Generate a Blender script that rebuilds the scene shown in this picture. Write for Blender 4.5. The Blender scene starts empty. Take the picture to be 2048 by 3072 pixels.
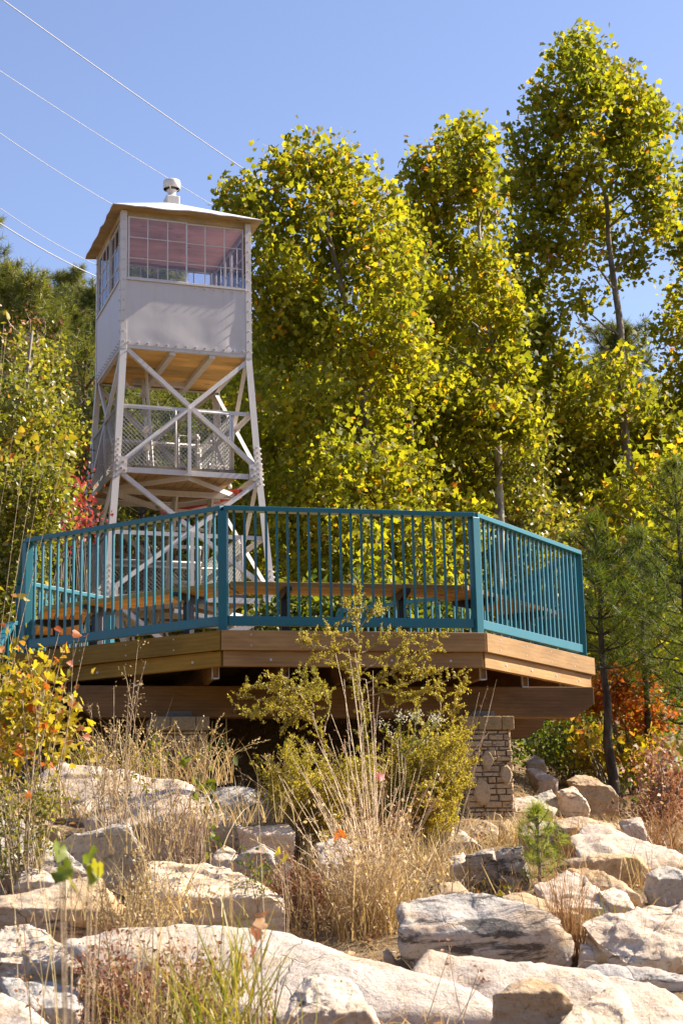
import bpy, bmesh, math, random
import numpy as np
from mathutils import Vector, Matrix, noise, Euler
R = math.radians
SC = bpy.context.scene
COL = SC.collection
PITCH, ROLL, FPX = R(12.446889), R(-1.290487), 4825.67      # camera: 56.5 mm on a 36 mm long side
K = 2048/1568
# ------------------------------------------------------------------ place helpers
def at(px, py, Y):
    """world point at depth Y on the sight line of the 1568-wide view"""
    u = px*K-1024; v = py*K-1536
    c, s = math.cos(ROLL), math.sin(ROLL)
    uu = c*u+s*v; vv = -s*u+c*v
    d = Vector((uu/FPX, math.cos(PITCH)+vv/FPX*math.sin(PITCH), math.sin(PITCH)-vv/FPX*math.cos(PITCH)))
    return d*(Y/d.y)
def sstep(a, b, x):
    t = np.clip((x-a)/(b-a), 0, 1); return t*t*(3-2*t)
def gz(X, Y):
    X = np.asarray(X, float); Y = np.asarray(Y, float)
    z = np.where(Y < 13, -1.6+.135*Y, .155+.16*(np.minimum(Y, 30)-13))
    rt = sstep(1.5, 2.5, X)*(Y > 13)
    z = z*(1-rt)+rt*(.155+.075*(np.minimum(Y, 17.5)-13)+.2*np.clip(Y-17.5, 0, 10)+.05*np.clip(Y-27.5, 0, 3))
    z = z+.5*np.exp(-((X+2.3)/1.7)**2-((Y-12.6)/1.5)**2)
    bank = sstep(15.0, 17.0, Y)*(1-sstep(24, 28, Y))*(1-sstep(.3, 1.5, X))*sstep(-4.6, -3.2, X)
    z = np.maximum(z, z+bank*(1.80-z)*(z < 1.8))
    z = z+sstep(38, 92, Y)*(14.6-.28*np.clip(X, -40, 45))+np.clip(Y-30, 0, 8)*.12
    z = z-sstep(100, 220, Y)*18
    z = z+sstep(12, 95, -Y)*46  # added unseen hill behind the camera, blocks sky light on front faces
    z = z+.05*np.sin(X*2.1+Y*.7)*np.sin(Y*1.7-X*.4)
    return z
def g(x, y): return float(gz(x, y))
def ghit(px, py, y0=3.0, y1=70.0):
    Y = y0
    while Y < y1:
        p = at(px, py, Y)
        if p.z <= g(p.x, p.y): return p
        Y += .04
    return at(px, py, y1)
# ------------------------------------------------------------------ object helpers
WM = {}
def link(o, parent=None, world=None):
    COL.objects.link(o)
    w = world or Matrix.Identity(4)
    if parent is not None:
        o.parent = parent
        o.matrix_parent_inverse = WM[parent.name].inverted()
    o.matrix_basis = w
    WM[o.name] = w
    return o
def tag(o, label=None, cat=None, group=None, kind=None):
    if label: o['label'] = label
    if cat: o['category'] = cat
    if group: o['group'] = group
    if kind: o['kind'] = kind
    return o
def thing(name, loc, label, cat, group=None):
    o = bpy.data.objects.new(name, None)
    o.empty_display_size = .2
    link(o, None, Matrix.Translation(Vector(loc)))
    return tag(o, label, cat, group)
def frame_x(p0, p1, up=(0, 0, 1)):
    p0 = Vector(p0); x = (Vector(p1)-p0); L = x.length; x.normalize()
    up = Vector(up)
    if abs(x.dot(up.normalized())) > .98: up = Vector((0, 1, 0))
    y = up.cross(x).normalized(); z = x.cross(y)
    m = Matrix((x, y, z)).transposed().to_4x4(); m.translation = p0
    return m, L
class MB:
    def __init__(s): s.v = []; s.f = []
    def add(s, vs, fs):
        o = len(s.v); s.v += [tuple(v) for v in vs]; s.f += [tuple(i+o for i in f) for f in fs]; return s
    def box(s, a, b, m=None):
        vs = [Vector((x, y, z)) for x in (a[0], b[0]) for y in (a[1], b[1]) for z in (a[2], b[2])]
        if m is not None: vs = [m @ v for v in vs]
        return s.add(vs, [(0, 1, 3, 2), (4, 6, 7, 5), (0, 4, 5, 1), (2, 3, 7, 6), (0, 2, 6, 4), (1, 5, 7, 3)])
    def bar(s, p0, p1, w, h, up=(0, 0, 1), ow=0, oh=0):
        m, L = frame_x(p0, p1, up)
        return s.box((0, -w/2+ow, -h/2+oh), (L, w/2+ow, h/2+oh), m)
    def angle(s, p0, p1, up, w, t=.009, sy=1, sz=1):
        """an L section: one leg along local y, one along local z"""
        m, L = frame_x(p0, p1, up)
        s.box((0, min(0, sy*w), min(0, sz*t)), (L, max(0, sy*w), max(0, sz*t)), m)
        return s.box((0, min(0, sy*t), min(sz*t, sz*w)), (L, max(0, sy*t), max(sz*t, sz*w)), m)
    def tube(s, pts, rad, n=6, cap=True):
        pts = [Vector(p) for p in pts]
        if not hasattr(rad, '__len__'): rad = [rad]*len(pts)
        o = len(s.v); prev = None
        for i, p in enumerate(pts):
            d = (pts[min(i+1, len(pts)-1)]-pts[max(i-1, 0)])
            if d.length < 1e-9: d = Vector((0, 0, 1))
            d.normalize()
            if prev is None:
                a = Vector((1, 0, 0)) if abs(d.x) < .8 else Vector((0, 1, 0))
                prev = (a-d*a.dot(d)).normalized()
            else:
                prev = (prev-d*prev.dot(d))
                prev = prev.normalized() if prev.length > 1e-6 else Vector((1, 0, 0))
            b = d.cross(prev)
            for k in range(n):
                an = 2*math.pi*k/n
                s.v.append(tuple(p+(prev*math.cos(an)+b*math.sin(an))*rad[i]))
        for i in range(len(pts)-1):
            for k in range(n):
                a0 = o+i*n+k; a1 = o+i*n+(k+1) % n
                s.f.append((a0, a1, a1+n, a0+n))
        if cap:
            s.f.append(tuple(o+k for k in reversed(range(n))))
            s.f.append(tuple(o+(len(pts)-1)*n+k for k in range(n)))
        return s
    def lathe(s, c, prof, n=20, cap=True):
        o = len(s.v)
        for r, z in prof:
            for k in range(n):
                a = 2*math.pi*k/n
                s.v.append((c[0]+r*math.cos(a), c[1]+r*math.sin(a), c[2]+z))
        for i in range(len(prof)-1):
            for k in range(n):
                a0 = o+i*n+k; a1 = o+i*n+(k+1) % n
                s.f.append((a0, a1, a1+n, a0+n))
        if cap:
            s.f.append(tuple(o+k for k in reversed(range(n)))); s.f.append(tuple(o+(len(prof)-1)*n+k for k in range(n)))
        return s
    def build(s, name, m, parent=None, world=None, smooth=False, bevel=0, label=None):
        me = bpy.data.meshes.new(name)
        vs = s.v
        if world is not None:
            iv = world.inverted(); vs = [tuple(iv @ Vector(v)) for v in s.v]
        me.from_pydata(vs, [], s.f); me.update()
        if smooth: me.polygons.foreach_set('use_smooth', [True]*len(me.polygons))
        if m is not None: me.materials.append(m)
        o = bpy.data.objects.new(name, me)
        link(o, parent, world)
        if bevel:
            b = o.modifiers.new('bevel', 'BEVEL'); b.width = bevel; b.segments = 2; b.limit_method = 'ANGLE'
        if label: o['label'] = label
        return o
def board(name, p0, p1, w, h, m, parent, up=(0, 0, 1), bevel=.004, label=None, ow=0, oh=0, jit=0):
    """a timber with its own frame (x along the grain)"""
    fm, L = frame_x(p0, p1, up)
    mb = MB().box((0, -w/2+ow, -h/2+oh), (L, w/2+ow, h/2+oh))
    me = bpy.data.meshes.new(name); me.from_pydata(mb.v, [], mb.f); me.update(); me.materials.append(m)
    o = bpy.data.objects.new(name, me); link(o, parent, fm)
    if bevel:
        b = o.modifiers.new('bevel', 'BEVEL'); b.width = bevel; b.segments = 2
    if label: o['label'] = label
    return o
def fast_mesh(name, co, nv, tf, m, parent=None, world=None, smooth=False):
    """co (N*nv,3): N copies of a template with faces tf (all the same length)"""
    n = len(co)//nv; k = len(tf[0])
    tf = np.asarray(tf, np.int32)
    idx = (np.arange(n, dtype=np.int32)[:, None, None]*nv+tf[None]).reshape(-1)
    if world is not None: co = co-np.array(world.translation)[None]
    me = bpy.data.meshes.new(name)
    me.vertices.add(len(co)); me.vertices.foreach_set('co', co.astype(np.float32).ravel())
    nf = n*len(tf)
    me.loops.add(nf*k); me.loops.foreach_set('vertex_index', idx)
    me.polygons.add(nf); me.polygons.foreach_set('loop_start', np.arange(0, nf*k, k, dtype=np.int32))
    me.update(calc_edges=True)
    if smooth: me.polygons.foreach_set('use_smooth', [True]*nf)
    if m is not None: me.materials.append(m)
    o = bpy.data.objects.new(name, me)
    link(o, parent, world)
    return o
def nrm(a): return a/np.maximum(np.linalg.norm(a, axis=1, keepdims=True), 1e-9)
# leaf templates: long axis +x, normal +z
def star_leaf():
    ang = np.array([180, 130, 105, 78, 50, 22, 0, -22, -50, -78, -105, -130])*math.pi/180
    rad = np.array([.34, .66, .52, .86, .60, .68, 1.0, .68, .60, .86, .52, .66])
    v = [(.0, 0, -.05)]+[(r*math.cos(a), r*math.sin(a), .12*abs(math.sin(a))*r) for a, r in zip(ang, rad)]
    v = np.array(v)*.5
    return v, [(0, i, i % 12+1) for i in range(1, 13)][::-1]
STAR = star_leaf()
def grape_leaf():
    ang = np.array([180, 155, 125, 98, 75, 50, 25, 0, -25, -50, -75, -98, -125, -155])*math.pi/180
    rad = np.array([.18, .62, .78, .66, .84, .66, .78, 1.0, .78, .66, .84, .66, .78, .62])
    v = [(0, 0, -.06)]+[(r*math.cos(a), r*math.sin(a)*.95, .16*abs(math.sin(a*1.5))*r-.18*r*r*(math.cos(a) > .3)) for a, r in zip(ang, rad)]
    return np.array(v)*.5, [(0, i % 14+1, i) for i in range(1, 15)]
GRAPE = grape_leaf()
OVAL = (np.array([(-.5, 0, 0), (-.1, .27, .06), (.5, 0, -.06), (-.1, -.27, .06), (0, 0, -.02)]), [(0, 4, 1), (1, 4, 2), (2, 4, 3), (3, 4, 0)])
HEART = (np.array([(-.42, 0, 0), (-.5, .22, .05), (-.25, .42, .08), (.15, .3, .05), (.55, 0, -.08), (.15, -.3, .05), (-.25, -.42, .08), (-.5, -.22, .05)]),
         [(0, 2, 1), (0, 3, 2), (0, 4, 3), (0, 5, 4), (0, 6, 5), (0, 7, 6)])
DIAM = (np.array([(-.5, 0, 0), (0, .25, .05), (.5, 0, 0), (0, -.25, .05)]), [(0, 3, 2, 1)])
def tuft(nn, ln, wd, cone, seed):
    r = np.random.default_rng(seed); v = []; f = []
    for i in range(nn):
        d = np.array([1.0, 0, 0])*cone+r.normal(size=3); d /= np.linalg.norm(d)
        s = np.cross(d, r.normal(size=3)); s /= np.linalg.norm(s)
        l = ln*r.uniform(.7, 1.1); o = len(v)
        b = np.array([r.uniform(-.15, .25)*ln, 0, 0])
        v += [b-s*wd/2, b+s*wd/2, b+d*l]; f.append((o, o+1, o+2))
    return np.array(v), f
def scatter(name, m, parent, P, S, tmpl, rng, up=.5, dirs=None, world=None, spread=.6):
    P = np.asarray(P, float); n = len(P); S = np.broadcast_to(np.asarray(S, float), (n,))
    nn = nrm(rng.normal(size=(n, 3))+np.array([0, 0, up]))
    t = rng.normal(size=(n, 3)) if dirs is None else np.asarray(dirs)+rng.normal(size=(n, 3))*spread
    if dirs is None:
        t = nrm(t-nn*np.sum(t*nn, 1, keepdims=True)); b = np.cross(nn, t)
    else:
        t = nrm(t); b = nrm(np.cross(nn, t)); nn = np.cross(t, b)
    v, f = tmpl
    co = P[:, None, :]+S[:, None, None]*(v[None, :, 0:1]*t[:, None]+v[None, :, 1:2]*b[:, None]+v[None, :, 2:3]*nn[:, None])
    return fast_mesh(name, co.reshape(-1, 3), len(v), f, m, parent, world)
def blades(name, m, parent, B, H, W, lean, rng, bend=.5, world=None, segs=4):
    """N curved tapering grass blades"""
    B = np.asarray(B, float); n = len(B); H = np.broadcast_to(np.asarray(H, float), (n,))
    d = nrm(rng.normal(size=(n, 3))*np.array([lean, lean, 0])+np.array([0, 0, 1.0]))
    out = nrm(rng.normal(size=(n, 3))*np.array([1, 1, 0])+1e-6)
    out = nrm(out+nrm(d*np.array([1, 1, 0])+1e-9)*.8)
    side = nrm(np.cross(out, np.array([0, 0, 1.0]))+rng.normal(size=(n, 3))*.6)
    bd = rng.uniform(.1, 1, size=(n, 1))*bend
    rows = []
    for k in range(segs+1):
        t = k/segs
        c = B+H[:, None]*(d*t+out*bd*t*t*.8-np.array([0, 0, 1.0])*bd*t*t*t*.35)
        w = W*(1-t)**.7*.5+W*.04
        rows += [c-side*w, c+side*w]
    co = np.stack(rows, 1).reshape(-1, 3)
    f = [(2*k, 2*k+1, 2*k+3, 2*k+2) for k in range(segs)]
    return fast_mesh(name, co, 2*(segs+1), f, m, parent, world)
# ------------------------------------------------------------------ materials
def nm(name):
    m = bpy.data.materials.new(name); m.use_nodes = True
    nt = m.node_tree; nt.nodes.clear()
    out = nt.nodes.new('ShaderNodeOutputMaterial')
    def N(t, **kw):
        n = nt.nodes.new('ShaderNode'+t)
        for k, v in kw.items():
            if k in n.inputs:
                if hasattr(v, 'is_linked') or isinstance(v, bpy.types.NodeSocket): nt.links.new(v, n.inputs[k])
                else: n.inputs[k].default_value = v
            else: setattr(n, k, v)
        return n
    return m, nt, N, out
def c4(c): return (c[0], c[1], c[2], 1)
def setin(nt, n, i, v):
    if isinstance(v, bpy.types.NodeSocket): nt.links.new(v, n.inputs[i])
    else: n.inputs[i].default_value = v
def mixc(nt, N, fac, a, b, mode='MIX'):
    n = N('MixRGB', blend_type=mode); setin(nt, n, 0, fac)
    for i, v in ((1, a), (2, b)): setin(nt, n, i, v if isinstance(v, bpy.types.NodeSocket) else c4(v))
    return n.outputs[0]
def ramp(nt, N, fac, stops):
    n = N('ValToRGB'); nt.links.new(fac, n.inputs[0]); e = n.color_ramp.elements
    while len(e) > len(stops): e.remove(e[-1])
    while len(e) < len(stops): e.new(.5)
    for q, (p, c) in zip(e, stops): q.position = p; q.color = c4(c) if len(c) == 3 else c
    return n.outputs[0]
def math_(nt, N, op, a, b=0.0):
    n = N('Math', operation=op); setin(nt, n, 0, a); setin(nt, n, 1, b); return n.outputs[0]
def coords(nt, N, scale=(1, 1, 1), kind='Object', seedloc=True):
    tc = N('TexCoord'); mp = N('Mapping'); nt.links.new(tc.outputs[kind], mp.inputs[0])
    mp.inputs['Scale'].default_value = scale
    if seedloc:
        oi = N('ObjectInfo'); cmb = N('CombineXYZ')
        ml = math_(nt, N, 'MULTIPLY', oi.outputs['Random'], 37.0)
        for i in range(3): nt.links.new(ml, cmb.inputs[i])
        nt.links.new(cmb.outputs[0], mp.inputs['Location'])
    return mp.outputs[0]
def nz(nt, N, co, scale, detail=4, rough=.55, dist=0):
    n = N('TexNoise', Scale=scale, Detail=detail, Roughness=rough, Distortion=dist); nt.links.new(co, n.inputs['Vector']); return n.outputs[0]
def bump(nt, N, h, strength, dist, prev=None):
    n = N('Bump', Strength=strength, Distance=dist); nt.links.new(h, n.inputs['Height'])
    if prev is not None: nt.links.new(prev, n.inputs['Normal'])
    return n.outputs[0]
def paint(name, c, rough=.45, var=.08, spec=.5, dirt=None, dirt_amt=.3, bmp=.05, sc=3.0):
    m, nt, N, out = nm(name)
    co = coords(nt, N)
    a = nz(nt, N, co, sc, 5, .6)
    col = mixc(nt, N, a, [x*(1-var) for x in c], [min(1, x*(1+var)) for x in c])
    if dirt is not None:
        cs = coords(nt, N, (5, 5, .7))
        d = ramp(nt, N, nz(nt, N, cs, 2.2, 6, .65), [(.5, (0, 0, 0)), (.75, (dirt_amt,)*3)])
        col = mixc(nt, N, d, col, dirt)
    b = bump(nt, N, nz(nt, N, co, 25, 4), bmp, .01)
    p = N('BsdfPrincipled', **{'Base Color': col, 'Roughness': rough, 'Specular IOR Level': spec, 'Normal': b})
    nt.links.new(p.outputs[0], out.inputs[0]); return m
def wood(name, ca, cb, cd, rough=.7, grain=1.0, wet=0.0):
    """planks: x along the grain"""
    m, nt, N, out = nm(name)
    co = coords(nt, N, (1.3, 9, 9)); cf = coords(nt, N, (2.5, 60, 60))
    w = nz(nt, N, co, 2.0, 4, .6, 1.2)
    wv = N('TexWave', wave_type='RINGS', Scale=1.4, Distortion=6.0, Detail=3.0); wv.inputs['Detail Scale'].default_value = .6
    nt.links.new(co, wv.inputs['Vector'])
    fine = nz(nt, N, cf, 2.0, 4, .7)
    t = mixc(nt, N, .14, w, wv.outputs[0])
    t = mixc(nt, N, .30*grain, t, fine)
    col = ramp(nt, N, t, [(.25, cd), (.45, ca), (.72, cb)])
    kn = N('TexVoronoi', Scale=1.0, Randomness=1.0); cc = coords(nt, N, (1.6, 5.5, 5.5)); nt.links.new(cc, kn.inputs['Vector'])
    kf = ramp(nt, N, kn.outputs['Distance'], [(.06, (.8,)*3), (.11, (0, 0, 0))])
    col = mixc(nt, N, kf, col, [x*.35 for x in cd])
    lg = nz(nt, N, coords(nt, N, (1, 2.5, 2.5)), .9, 4, .6)
    col = mixc(nt, N, 1.0, col, ramp(nt, N, lg, [(.3, (.66, .64, .62)), (.62, (1.12, 1.1, 1.06))]), 'MULTIPLY')
    oi = N('ObjectInfo')
    tint = ramp(nt, N, oi.outputs['Random'], [(0, (.8, .8, .82)), (1, (1.15, 1.1, 1.02))])
    col = mixc(nt, N, 1.0, col, tint, 'MULTIPLY')
    b = bump(nt, N, fine, .25, .004)
    p = N('BsdfPrincipled', **{'Base Color': col, 'Roughness': rough, 'Specular IOR Level': .25, 'Normal': b})
    nt.links.new(p.outputs[0], out.inputs[0]); return m
def leafmat(name, stops, trans=.45, tboost=1.6, rough=.5, spec=.4, hue=(1.1, 1.05, .6)):
    m, nt, N, out = nm(name)
    ge = N('NewGeometry')
    col = ramp(nt, N, ge.outputs['Random Per Island'], stops)
    co = coords(nt, N, seedloc=False)
    a = nz(nt, N, co, .55, 3)
    col = mixc(nt, N, 1.0, col, ramp(nt, N, a, [(.35, (.78, .85, .9)), (.65, (1.18, 1.1, .9))]), 'MULTIPLY')
    p = N('BsdfPrincipled', **{'Base Color': col, 'Roughness': rough, 'Specular IOR Level': spec})
    tc = mixc(nt, N, 1.0, col, [tboost*h for h in hue], 'MULTIPLY')
    t = N('BsdfTranslucent', Color=tc)
    mx = N('MixShader'); mx.inputs[0].default_value = trans
    nt.links.new(p.outputs[0], mx.inputs[1]); nt.links.new(t.outputs[0], mx.inputs[2])
    nt.links.new(mx.outputs[0], out.inputs[0]); return m
def rockmat(name, tan, grey, dark_amt, grey_amt, stain=.0):
    m, nt, N, out = nm(name)
    co = coords(nt, N)
    big = nz(nt, N, co, 1.3, 5, .6, .4); med = nz(nt, N, co, 5, 7, .7, .3); fine = nz(nt, N, co, 42, 5, .75); mott = nz(nt, N, co, 11, 6, .7, .6)
    col = mixc(nt, N, ramp(nt, N, med, [(.35, (0, 0, 0)), (.65, (1, 1, 1))]), [tan[0]*.84, tan[1]*.80, tan[2]*.72], [min(1, x*1.12) for x in tan])
    col = mixc(nt, N, ramp(nt, N, big, [(.42-.2*grey_amt, (0, 0, 0)), (.62-.15*grey_amt, (.8,)*3)]), col, grey)
    st = coords(nt, N, (1, 1, 4.5))
    strat = nz(nt, N, st, 2.2, 5, .6, .8)
    col = mixc(nt, N, ramp(nt, N, strat, [(.50, (0, 0, 0)), (.66, (.5,)*3)]), col, (.42, .25, .11))
    col = mixc(nt, N, ramp(nt, N, mott, [(.56, (0, 0, 0)), (.68, (.55,)*3)]), col, [tan[0]*.55, tan[1]*.50, tan[2]*.45])
    dk = ramp(nt, N, nz(nt, N, st, 3.1, 8, .74, .9), [(.61-.15*dark_amt, (0, 0, 0)), (.67-.13*dark_amt, (.9,)*3)])
    col = mixc(nt, N, dk, col, (.045, .042, .045))
    col = mixc(nt, N, ramp(nt, N, fine, [(.33, (.75,)*3), (.47, (0, 0, 0))]), col, [tan[0]*.40, tan[1]*.36, tan[2]*.32])
    wv = N('TexNoise', Scale=2.0, Detail=4.0); nt.links.new(co, wv.inputs['Vector'])
    wp = mixc(nt, N, .35, co, wv.outputs['Color'])
    vo = N('TexVoronoi', feature='DISTANCE_TO_EDGE', Scale=2.3); nt.links.new(wp, vo.inputs['Vector'])
    crk = ramp(nt, N, vo.outputs['Distance'], [(.0, (.6,)*3), (.008, (0, 0, 0))])
    crk = math_(nt, N, 'MULTIPLY', crk, ramp(nt, N, big, [(.54, (0, 0, 0)), (.62, (1, 1, 1))]))
    col = mixc(nt, N, crk, col, (.09, .065, .045))
    oi = N('ObjectInfo')
    col = mixc(nt, N, 1.0, col, ramp(nt, N, oi.outputs['Random'], [(0, (.86, .86, .88)), (1, (1.06, 1.03, .97))]), 'MULTIPLY')
    b = bump(nt, N, med, .55, .04); b = bump(nt, N, mott, .5, .018, b); b = bump(nt, N, fine, .6, .008, b); b = bump(nt, N, strat, .35, .03, b)
    b = bump(nt, N, math_(nt, N, 'SUBTRACT', 1.0, crk), .6, .02, b)
    p = N('BsdfPrincipled', **{'Base Color': col, 'Roughness': .85, 'Specular IOR Level': .2, 'Normal': b})
    nt.links.new(p.outputs[0], out.inputs[0]); return m
def bark(name, ca, cb, sc=6, rough=.85):
    m, nt, N, out = nm(name)
    co = coords(nt, N, (1, 1, .35))
    a = nz(nt, N, co, sc, 5, .65); b = nz(nt, N, co, sc*5, 4)
    col = mixc(nt, N, ramp(nt, N, a, [(.4, (0, 0, 0)), (.6, (1, 1, 1))]), ca, cb)
    p = N('BsdfPrincipled', **{'Base Color': col, 'Roughness': rough, 'Specular IOR Level': .2, 'Normal': bump(nt, N, b, .6, .01)})
    nt.links.new(p.outputs[0], out.inputs[0]); return m

M = {}
M['white'] = paint('tower_white_paint', (.63, .585, .55), .42, .06, .4, (.30, .22, .14), .30)
M['panel'] = paint('cab_panel_paint', (.60, .555, .535), .45, .05, .35, (.34, .27, .2), .18)
M['galv'] = paint('galvanised_steel', (.50, .50, .51), .35, .1, .6)
M['roof'] = paint('roof_paint', (.66, .63, .60), .4, .06, .4, (.3, .22, .14), .3)
M['soffit'] = wood('soffit_wood', (.42, .32, .18), (.48, .37, .22), (.33, .25, .14))
M['ceiling'] = wood('ceiling_wood', (.80, .40, .28), (.85, .46, .33), (.70, .33, .22))
M['floorw'] = wood('cab_floor_wood', (.70, .44, .16), (.78, .52, .21), (.52, .30, .10))
M['interior'] = paint('cab_interior_paint', (.42, .41, .48), .6)
M['under'] = wood('landing_underside_wood', (.34, .22, .11), (.42, .29, .16), (.22, .14, .07))
M['oldwood'] = wood('weathered_plank', (.16, .14, .11), (.22, .19, .15), (.09, .075, .06))
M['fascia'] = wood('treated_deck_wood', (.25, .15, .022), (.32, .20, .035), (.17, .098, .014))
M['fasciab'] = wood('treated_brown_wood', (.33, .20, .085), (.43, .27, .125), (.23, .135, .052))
M['beam'] = wood('glued_beam_wood', (.20, .11, .045), (.28, .16, .07), (.13, .068, .028))
M['bench'] = wood('bench_wood', (.36, .22, .08), (.46, .29, .12), (.22, .13, .05))
M['teal'] = paint('teal_rail_paint', (.014, .14, .182), .38, .16, .5, (.09, .13, .12), .35)
M['black'] = paint('black_steel', (.012, .012, .014), .4, .1, .5)
M['red'] = paint('chipped_red_paint', (.55, .035, .02), .45, .1, .4, (.6, .5, .45), .9)
M['wire'] = paint('cable_metal', (.5, .48, .48), .5, .02, .4)
M['pillar'] = rockmat('pillar_stone', (.58, .42, .24), (.52, .40, .26), .14, .1)
M['capstone'] = rockmat('cap_stone', (.36, .27, .15), (.30, .25, .17), .05, .0)
M['mortar'] = paint('mortar', (.15, .12, .085), .9, .2, .1)
M['rock_pale'] = rockmat('pale_sandstone', (.67, .545, .43), (.60, .52, .45), .12, .12)
M['rock_tan'] = rockmat('tan_sandstone', (.54, .39, .24), (.50, .41, .32), .2, .05)
M['rock_grey'] = rockmat('grey_sandstone', (.46, .41, .36), (.42, .405, .40), .30, .8)
M['rock_dark'] = rockmat('dark_stained_sandstone', (.50, .41, .32), (.45, .43, .42), .78, .55)
M['needle'] = leafmat('pine_needles', [(0, (.065, .082, .014)), (.5, (.13, .145, .022)), (1, (.22, .21, .04))], .38, 1.5)
M['needle_near'] = leafmat('young_pine_needles', [(0, (.05, .08, .008)), (.5, (.105, .14, .014)), (.93, (.19, .22, .025)), (1, (.3, .19, .03))], .4, 1.5, hue=(1.03, 1.0, .5))
M['needle_bright'] = leafmat('seedling_needles', [(0, (.15, .19, .02)), (1, (.34, .38, .06))], .4, 1.5)
M['syc'] = leafmat('sycamore_leaves', [(0, (.14, .148, .012)), (.4, (.195, .198, .014)), (.85, (.28, .255, .018)), (.95, (.38, .32, .018)), (.985, (.48, .26, .018)), (1, (.48, .17, .018))], .60, 1.6, .55, .35, hue=(1.0, 1.0, .55))
M['small'] = leafmat('small_yellow_green_leaves', [(0, (.09, .10, .012)), (.5, (.175, .172, .022)), (.9, (.30, .27, .045)), (.97, (.38, .31, .08)), (1, (.34, .16, .03))], .48, 1.6, .4, .6, hue=(1.0, 1.0, .5))
M['green'] = leafmat('green_leaves', [(0, (.05, .075, .008)), (.6, (.10, .13, .012)), (1, (.2, .2, .015))], .45, 1.6)
M['red_leaf'] = leafmat('red_leaves', [(0, (.22, .02, .02)), (.6, (.36, .05, .05)), (1, (.30, .12, .03))], .45, 1.6, hue=(1, 1, 1))
M['orange_leaf'] = leafmat('orange_leaves', [(0, (.34, .07, .012)), (.6, (.45, .12, .015)), (1, (.36, .22, .02))], .45, 1.6, hue=(1, 1, .8))
M['gold_leaf'] = leafmat('golden_leaves', [(0, (.16, .13, .012)), (.4, (.36, .27, .015)), (.82, (.46, .35, .03)), (.95, (.38, .14, .03)), (1, (.30, .10, .05))], .45, 1.5, hue=(1.05, 1.05, .7))
M['ochre'] = leafmat('ochre_seed_foliage', [(0, (.22, .175, .024)), (.5, (.39, .315, .045)), (1, (.52, .42, .08))], .45, 1.3, hue=(1.03, 1.03, .6))
M['straw'] = leafmat('dry_straw', [(0, (.28, .18, .075)), (.5, (.48, .33, .15)), (1, (.64, .49, .27))], .35, 1.25, hue=(1, 1, .9))
M['strawred'] = leafmat('reddish_straw', [(0, (.22, .10, .05)), (.5, (.38, .20, .09)), (1, (.48, .30, .14))], .3, 1.2, hue=(1, 1, .9))
M['rust'] = leafmat('rust_brown_leaves', [(0, (.20, .07, .04)), (.6, (.36, .16, .09)), (1, (.48, .28, .14))], .3, 1.3, hue=(1, 1, .9))
M['grass'] = leafmat('yellowing_grass', [(0, (.12, .14, .015)), (.5, (.26, .25, .03)), (1, (.40, .30, .07))], .35, 1.4)
M['twig'] = bark('grey_twig', (.26, .185, .12), (.46, .35, .23), 20)
M['paletwig'] = bark('pale_dry_stem', (.56, .41, .25), (.74, .60, .42), 20)
M['darkbark'] = bark('dark_pine_bark', (.035, .028, .022), (.09, .07, .055), 12)
M['pinebark'] = bark('hill_pine_bark', (.08, .055, .04), (.16, .11, .08), 6)
M['sycbark'] = bark('mottled_sycamore_bark', (.17, .145, .11), (.46, .42, .35), 7)
M['greybark'] = bark('grey_brown_bark', (.12, .10, .075), (.26, .22, .17), 8)
def glassmat():
    m, nt, N, out = nm('window_glass')
    fr = N('Fresnel', IOR=1.5)
    f = math_(nt, N, 'MULTIPLY', fr.outputs[0], 1.0)
    t = N('BsdfTransparent', Color=(.93, .93, .95, 1)); gl = N('BsdfGlossy', Roughness=.015, Color=(.95, .95, 1, 1))
    mx = N('MixShader'); nt.links.new(f, mx.inputs[0]); nt.links.new(t.outputs[0], mx.inputs[1]); nt.links.new(gl.outputs[0], mx.inputs[2])
    nt.links.new(mx.outputs[0], out.inputs[0]); return m
M['glass'] = glassmat()
def groundmat():
    m, nt, N, out = nm('leaf_litter_ground')
    co = coords(nt, N, seedloc=False)
    a = nz(nt, N, co, .8, 6, .6); b = nz(nt, N, co, 14, 6, .7); d = nz(nt, N, co, 60, 4, .7)
    col = mixc(nt, N, ramp(nt, N, a, [(.4, (0, 0, 0)), (.6, (1, 1, 1))]), (.20, .13, .07), (.28, .20, .115))
    col = mixc(nt, N, ramp(nt, N, b, [(.4, (0, 0, 0)), (.62, (.8,)*3)]), col, (.12, .075, .04))
    col = mixc(nt, N, ramp(nt, N, d, [(.5, (0, 0, 0)), (.66, (.7,)*3)]), col, (.42, .32, .2))
    sp = N('SeparateXYZ'); tc = N('TexCoord'); nt.links.new(tc.outputs['Object'], sp.inputs[0])
    wood_and_blocker = math_(nt, N, 'ADD', math_(nt, N, 'LESS_THAN', sp.outputs['Y'], -9.0), math_(nt, N, 'GREATER_THAN', sp.outputs['Y'], 40.0))
    col = mixc(nt, N, wood_and_blocker, col, mixc(nt, N, b, (.018, .022, .007), (.06, .06, .022)))     # wooded hill ahead; added hill behind camera darkened to dim sky fill
    nb = bump(nt, N, b, .8, .05); nb = bump(nt, N, d, .6, .015, nb)
    p = N('BsdfPrincipled', **{'Base Color': col, 'Roughness': .95, 'Specular IOR Level': .1, 'Normal': nb})
    nt.links.new(p.outputs[0], out.inputs[0]); return m
M['ground'] = groundmat()
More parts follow.
